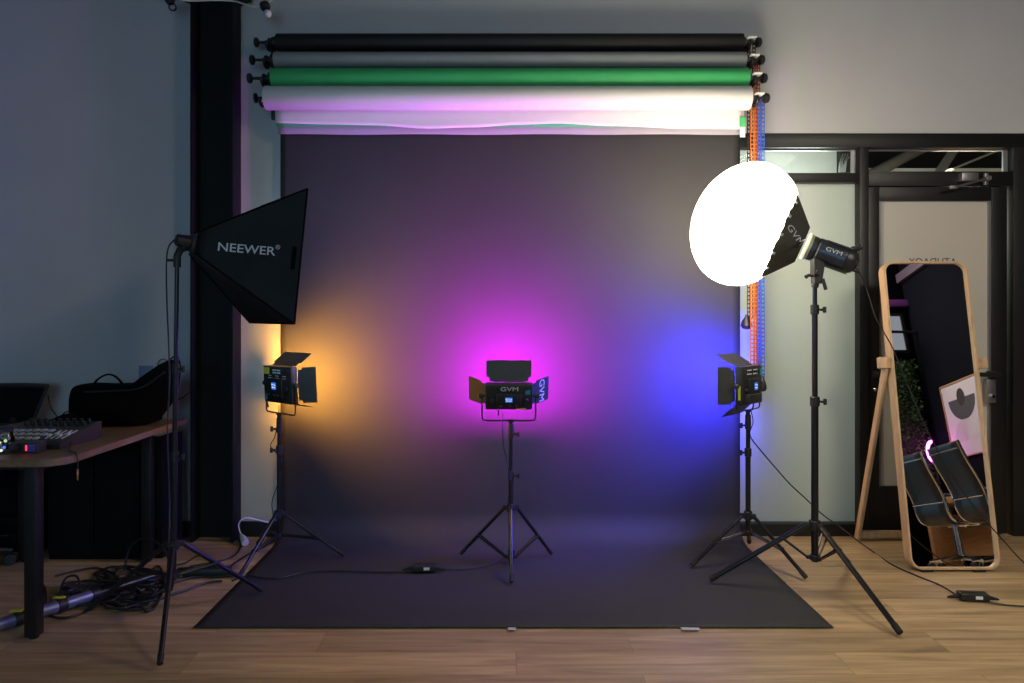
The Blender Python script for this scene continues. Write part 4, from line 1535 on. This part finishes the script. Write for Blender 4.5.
cable([(170, 566), (185, 563), (197, 556), (206, 557), (214, 566), (222, 572)], 'cable humping over the floor behind the softbox stand foot', .0045)
cable([(190, 566), (215, 562), (232, 557), (240, 549), (240, 541), (238, 537)], 'dark cable curving from the power strip to the white connector', .0045)
cable([(222, 572), (236, 562), (252, 552), (264, 547), (275, 540)], 'dark cable pair running under the left stand leg', .004)
cable([(232, 581), (246, 575.5), (262, 577.5), (280, 578), (300, 573), (318, 571), (345, 571), (380, 572), (408, 571.5)],
      'cable lying across the paper from the left up to the power adapter', .004, .012)
cable([(437, 568), (450, 569.5), (465, 569), (480, 567), (495, 563), (503, 558)], 'thin cable on the paper between the power adapter and the centre stand', .0032, .012)
ps = thing('power_strip', on_floor(203, 575), 'black power strip on the wood floor beside the paper edge', 'power strip')
c0 = on_floor(200, 576)
bm = BM(); box(bm, c0 + V((.02, 0, .022)), (.27, .055, .040), Matrix.Rotation(math.radians(6), 3, 'Z'), .008); obj('body', bm, M_PLASTIC, ps)
for k in range(2):
    bm = BM(); p = on_floor(176 + 5 * k, 576 - .8 * k, .035); ball(bm, p, .008, 10, 8); obj('metal_stud', bm, M_CHROME, ps)
# white extension connector
wc = thing('cable_connector', on_floor(243, 541), 'white extension connector with a looping white cable at the foot of the column', 'connector')
pa, pb = at(241, 534, 4.22), on_floor(245.5, 543.2, .022)
bm = BM(); lathe(bm, pa, pb, [(0, .006), (.25, .011), (.4, .017), (.92, .021), (1, .019)], 14); obj('plug_body', bm, M_WHITE, wc)
bm = BM(); tube(bm, [pa, at(239.2, 529, 4.22), at(238.8, 524, 4.22), at(242, 519.5, 4.22), at(248, 517.8, 4.24), at(256, 519.5, 4.26), at(264, 521.5, 4.27), at(271, 522.5, 4.28)], .0045, 8, smooth=6); obj('white_cable', bm, M_WCABLE, wc)
# adapters
def adapter(px, py, ang, ln, label, z=.004):
    c = on_floor(px, py, z)
    t = thing('power_adapter', c, label, 'power adapter')
    R = Matrix.Rotation(ang, 3, 'Z')
    u = R @ V((1, 0, 0))
    bm = BM(); box(bm, c + V((0, 0, .019)), (ln, .052, .034), R, .007, 3); bd = obj('body', bm, M_PLASTIC, t)
    bm = BM(); box(bm, c + u * ln * .12 + R @ V((0, -.0266, .02)), (ln * .24, .0012, .014), R); obj('label_plate', bm, M_WHITE, t)
    bm = BM()
    for s in (-1, 1):
        lathe(bm, c + u * s * ln * .48 + V((0, 0, .016)), c + u * s * (ln * .48 + .05) + V((0, 0, .008)), [(0, .011), (.4, .009), (1, .0045)], 12)
    obj('strain_relief', bm, M_RUBBER, t)
    return t
adapter(424, 571, math.radians(2), .125, 'black power adapter lying on the paper left of the centre stand', .010)
adapter(973, 600, math.radians(-8), .125, 'black power adapter on the wood floor in front of the mirror')
bm = BM()
P = [at(751, 438, 3.84), at(757, 446, 3.84), at(774, 466, 3.83), at(790, 484, 3.82), at(804, 497, 3.81), at(822, 514, 3.80), at(840, 527, 3.79), at(858, 541, 3.76), on_floor(872, 551, .008), on_floor(893, 565, .006), on_floor(920, 577, .006), on_floor(940, 585, .006), on_floor(958, 596, .010)]
tube(bm, P, .0036, 6, smooth=6)
tag(obj('cable', bm, M_CABLE), 'thin black cable running from the blue light stand across the floor to the adapter', 'cable')
cable([(988, 602, .01), (1002, 604.5), (1020, 606), (1045, 607)], 'short black cable leaving the floor adapter toward the right edge', .004)
# cables tied along the three small stands
def stand_cable(pts, label):
    bm = BM(); tube(bm, pts, .0026, 6, smooth=6); return tag(obj('stand_cable', bm, M_CABLE), label, 'cable')
stand_cable([at(503, 413, 3.80), at(502, 424, 3.79), at(503.5, 446, 3.81), at(506, 457, 3.825), at(512, 488, 3.826), at(508, 498, 3.826), at(512, 520, 3.83), at(510, 545, 3.83), (.045, 3.80, .012)], 'thin cable hanging from the magenta light down its stand')
stand_cable([at(279, 405, 3.88), at(278.5, 416, 3.89), at(275, 436, 3.90), at(270.5, 445, 3.90), at(274, 451, 3.90), at(282, 458, 3.915), at(279, 480, 3.915), at(272, 502, 3.90), at(273, 520, 3.90), on_floor(264, 548, .008)], 'thin cable looping from the amber light down its stand')
stand_cable([at(751, 410, 3.83), at(753, 422, 3.835), at(750, 432, 3.838), at(751, 438, 3.84)], 'thin cable from the blue light joining the floor cable')

# ------------------------------------------------------------------ the part of the room the mirror shows
def lounge_chair(x, y, rz, label):
    t = thing('lounge_chair', (x, y, 0), label, 'chair', 'black sling chairs with chrome rails, seen in the mirror')
    Mx = Matrix.Translation((x, y, 0)) @ Matrix.Rotation(rz, 4, 'Z') @ Matrix.Diagonal((.88, .88, .88, 1))
    prof = [(-.36, 1.06), (-.32, .92), (-.25, .74), (-.215, .62), (-.205, .52), (-.17, .445), (-.09, .415), (.06, .42), (.18, .435), (.25, .425), (.275, .40)]
    path = smooth_path([V((p[0], 0, p[1])) for p in prof], 5)
    w = .235
    bm = BM()
    prev = None
    for p in path:
        cur = [bm.verts.new(Mx @ V((p.x, s * w, p.z))) for s in (-1, -.5, 0, .5, 1)]
        if prev:
            for k in range(4):
                bm.faces.new((prev[k], cur[k], cur[k + 1], prev[k + 1]))
        prev = cur
    o = obj('sling', bm, M_LEATHER, t, smooth=60)
    md = o.modifiers.new('t', 'SOLIDIFY'); md.thickness = .022; md.offset = 0
    for s in (-1, 1):
        bm = BM(); tube(bm, [Mx @ V((p.x, s * (w + .012), p.z)) for p in path], .013, 8); obj('side_rail', bm, M_CHROME, t)
    bm = BM()
    for q in ((-.345, 1.0), (-.215, .60), (.1, .405)):
        tube(bm, [Mx @ V((q[0] - .016, -w, q[1])), Mx @ V((q[0] - .016, w, q[1]))], .011, 8)
    obj('crossbar', bm, M_CHROME, t)
    for s in (-1, 1):
        bm = BM()
        tube(bm, [Mx @ V((-.225, s * (w + .025), .66)), Mx @ V((-.06, s * (w + .03), .65)), Mx @ V((.08, s * (w + .03), .63)), Mx @ V((.10, s * (w + .028), .52)), Mx @ V((.02, s * (w + .022), .43))], .011, 8, smooth=4)
        obj('armrest', bm, M_CHROME, t)
    bm = BM(); cyl(bm, Mx @ V((0, 0, .10)), Mx @ V((0, 0, .405)), .028, 14, .003); obj('pedestal', bm, M_CHROME, t)
    bm = BM()
    for k in range(5):
        a = 2 * PI * k / 5 + .3
        tube(bm, [Mx @ V((0, 0, .115)), Mx @ V((.29 * math.cos(a), .29 * math.sin(a), .075))], [.022, .014], 8)
    obj('star_base', bm, M_CHROME, t)
    for k in range(5):
        a = 2 * PI * k / 5 + .3
        c = V((.28 * math.cos(a), .28 * math.sin(a), .03))
        tdir = V((-math.sin(a), math.cos(a), 0))
        bm = BM()
        for s in (-1, 1):
            cyl(bm, Mx @ (c + tdir * (s * .016 - .007)), Mx @ (c + tdir * (s * .016 + .007)), .029, 14, .003)
        cyl(bm, Mx @ (c + V((0, 0, .02))), Mx @ (c + V((0, 0, .055))), .008, 8)
        obj('caster', bm, M_PLASTIC, t)
    return t


lounge_chair(3.80, 2.02, math.radians(3), 'black sling chair with chrome rails in the mirror, the one nearer the poster')
lounge_chair(3.83, 1.40, math.radians(-2), 'black sling chair with chrome rails in the mirror, beneath the green plant wall')

RXW = 4.5
post = thing('wall_poster', (RXW - .02, .75, 1.0), 'framed abstract poster with a dark half circle, seen in the mirror', 'poster')
PX = RXW - .002
y0, y1, z0, z1 = .53, 1.10, 1.04, 1.74
bm = BM()
box2(bm, (PX - .018, y0 - .012, z0 - .012), (PX, y0, z1 + .012)); box2(bm, (PX - .018, y1, z0 - .012), (PX, y1 + .012, z1 + .012))
box2(bm, (PX - .018, y0, z0 - .012), (PX, y1, z0)); box2(bm, (PX - .018, y0, z1), (PX, y1, z1 + .012))
obj('frame', bm, M_BROWNWOOD, post)
bm = BM(); box2(bm, (PX - .010, y0, z0), (PX - .004, y1, z1)); sh = obj('printed_sheet', bm, M_POSTER, post)
Mp = basis(V((PX - .0108, (y0 + y1) / 2, (z0 + z1) / 2)), V((0, 1, 0)), V((0, 0, 1)), V((1, 0, 0)))
bm = BM(); prism(bm, [(.21 * math.cos(PI + PI * k / 24), .19 + .21 * math.sin(PI + PI * k / 24)) for k in range(25)], .0006, Mp); obj('half_circle', bm, M_INK, sh)
bm = BM(); prism(bm, [(.062 * math.cos(2 * PI * k / 28), .20 + .085 * math.sin(2 * PI * k / 28)) for k in range(28)], .0012, Mp); obj('oval', bm, mat('black_ink', (.008, .008, .010), .8, var=.05), sh)
bm = BM()
for i in range(9):
    r = .03 + .022 * i
    tube(bm, [Mp @ V((r * math.cos(PI * k / 20), -.22 + r * math.sin(PI * k / 20), 0)) for k in range(21)], .0016, 4)
obj('arches', bm, M_INKG, sh)
# dark stub wall that closes this corner, with its plant panel and high window
NYW = .20
bm = BM(); box2(bm, (3.15, NYW - .10, 0), (4.499, NYW, 3.499), .001); struct('wall_nook', bm, M_NAVY)
pw = thing('plant_wall', (3.9, NYW + .05, .7), 'artificial green plant wall panel on the dark wall, seen in the mirror', 'plant wall')
bm = BM(); box2(bm, (3.28, NYW + .001, .7), (4.42, NYW + .030, 2.12), .002); obj('backing_board', bm, mat('dark_green_backing', (.012, .03, .010), .9, var=.3, vscale=20), pw)
bm = BM()
rnd = random.Random(3)
for k in range(4200):
    x, z = rnd.uniform(3.28, 4.42), rnd.uniform(.7, 2.12)
    p = V((x, NYW + .032 + rnd.uniform(0, .05), z))
    d = V((rnd.uniform(-1, 1), rnd.uniform(.3, 1), rnd.uniform(-1, .7))).normalized()
    s = d.cross(V((rnd.random(), rnd.random(), rnd.random()))).normalized()
    l, w = rnd.uniform(.03, .055), rnd.uniform(.007, .014)
    bm.faces.new([bm.verts.new(q) for q in (p, p + d * l * .5 + s * w, p + d * l, p + d * l * .5 - s * w)])
o = obj('foliage', bm, M_LEAF, pw, smooth=0)
o['kind'] = 'stuff'
bm = BM()
xw0, xw1, zw0, zw1 = 3.45, 4.40, 2.24, 2.63
box2(bm, (xw0 - .03, NYW + .001, zw0 - .03), (xw0, NYW + .03, zw1 + .03)); box2(bm, (xw1, NYW + .001, zw0 - .03), (xw1 + .03, NYW + .03, zw1 + .03))
box2(bm, (xw0, NYW + .001, zw0 - .03), (xw1, NYW + .03, zw0)); box2(bm, (xw0, NYW + .001, zw1), (xw1, NYW + .03, zw1 + .03))
w2 = struct('window_2', bm, M_FRAME)
bm = BM(); box2(bm, (xw0, NYW + .004, zw0), (xw1, NYW + .010, zw1)); obj('pane', bm, M_HIGHPANE, w2)
bm = BM(); box2(bm, (3.15, NYW + .001, 2.74), (4.498, NYW + .06, 2.81), .003); struct('trim_8', bm, M_PURPLE)
ben = thing('bench', (4.25, 1.0, 0), 'brown wooden bench along the dark wall below the poster, seen in the mirror', 'bench')
bm = BM(); box2(bm, (4.16, .30, .58), (4.48, 1.75, .64), .006); obj('bench_top', bm, M_BROWNWOOD, ben)
for y in (.36, 1.69):
    bm = BM(); box2(bm, (4.20, y - .03, 0), (4.46, y + .03, .58), .004); obj('end_panel', bm, M_BROWNWOOD, ben)
bm = BM(); box2(bm, (4.40, .39, .12), (4.43, 1.66, .50), .003); obj('rear_rail', bm, M_BROWNWOOD, ben)
NX, NY = 4.30, .50
nl = thing('neon_lamp', (NX, NY, .64), 'pink glowing crescent lamp standing on the bench, seen in the mirror', 'lamp')
bm = BM(); lathe(bm, (NX, NY, .64), (NX, NY, .665), [(0, .07), (.8, .07), (1, .06)], 20); obj('base', bm, M_PLASTIC, nl)
bm = BM(); cyl(bm, (NX, NY, .66), (NX, NY, 1.02), .008, 10); obj('stem', bm, M_PLASTIC, nl)
bm = BM(); tube(bm, [V((NX, NY + .085 * math.cos(a), 1.11 + .095 * math.sin(a))) for a in [math.radians(-90 + 9 * k) + PI for k in range(21)]], .014, 8); obj('neon_tube', bm, M_NEON, nl)
wl = thing('wall_lamp', (4.0, .4, 2.35), 'black round lamp on an arm before the high window, seen in the mirror', 'lamp')
bm = BM(); lathe(bm, (4.02, .32, 2.42), (4.02, .44, 2.40), [(0, .02), (.2, .07), (.7, .095), (1, .10)], 20); obj('shade', bm, M_PLASTIC, wl)
bm = BM(); tube(bm, [(4.02, .33, 2.42), (4.2, .31, 2.42), (4.40, .30, 2.42), (4.498, .30, 2.42)], .016, 8); obj('arm', bm, M_PLASTIC, wl)
bm = BM(); box2(bm, (4.44, .21, 3.02), (4.499, 4.2, 3.12), .003); struct('trim_7', bm, mat('dusky_beam_paint', (.05, .035, .065), .8, var=.1))

# ------------------------------------------------------------------ cool fill: an added glowing window, out of view behind the camera
bm = BM()
wy = -3.99
wx0, wx1, wz0, wz1 = -2.6, .6, .9, 2.7
t_ = .06
box2(bm, (wx0 - t_, wy - .008, wz0 - t_), (wx0, wy + .05, wz1 + t_)); box2(bm, (wx1, wy - .008, wz0 - t_), (wx1 + t_, wy + .05, wz1 + t_))
box2(bm, (wx0, wy - .008, wz0 - t_), (wx1, wy + .05, wz0)); box2(bm, (wx0, wy - .008, wz1), (wx1, wy + .05, wz1 + t_))
box2(bm, ((wx0 + wx1) / 2 - .025, wy - .008, wz0), ((wx0 + wx1) / 2 + .025, wy + .05, wz1))
w3 = struct('fill_window', bm, M_FRAME)
bm = BM(); box2(bm, (wx0, wy - .006, wz0), (wx1, wy + .004, wz1)); obj('pane', bm, M_FILLPANE, w3)

L = bpy.data.lights.new('unseen_warm_fill', 'AREA'); L.shape = 'DISK'; L.size = 1.6; L.energy = 215; L.color = (1, .90, .72)  # added warm fill high on the right, no fixture modelled
lo = bpy.data.objects.new('unseen_warm_fill', L); lo.location = (2.9, .7, 3.40); lo.rotation_euler = (math.radians(46), 0, math.radians(-22)); COL.objects.link(lo)

W = bpy.data.worlds.new('World'); S.world = W
W.use_nodes = True
W.node_tree.nodes['Background'].inputs[0].default_value = (.35, .45, .7, 1)
W.node_tree.nodes['Background'].inputs[1].default_value = .05

# ------------------------------------------------------------------ camera and view
cd = bpy.data.cameras.new('camera')
cd.sensor_width = 36
cd.lens = F * 36 / 1024
cd.shift_x = 12 / 1024
cd.shift_y = -25.5 / 1024
cd.clip_start = .05
co = bpy.data.objects.new('camera', cd)
co.location = (0, 0, CH)
co.rotation_euler = (PI / 2, 0, 0)
COL.objects.link(co)
S.camera = co
S.view_settings.view_transform = 'Standard'
S.view_settings.look = 'None'
S.view_settings.gamma = 1
S.view_settings.exposure = 0
S.view_settings.use_curve_mapping = False
try:
    S.cycles.use_denoising = True
    S.cycles.max_bounces = 8
    S.cycles.sample_clamp_indirect = 6
except Exception:
    pass
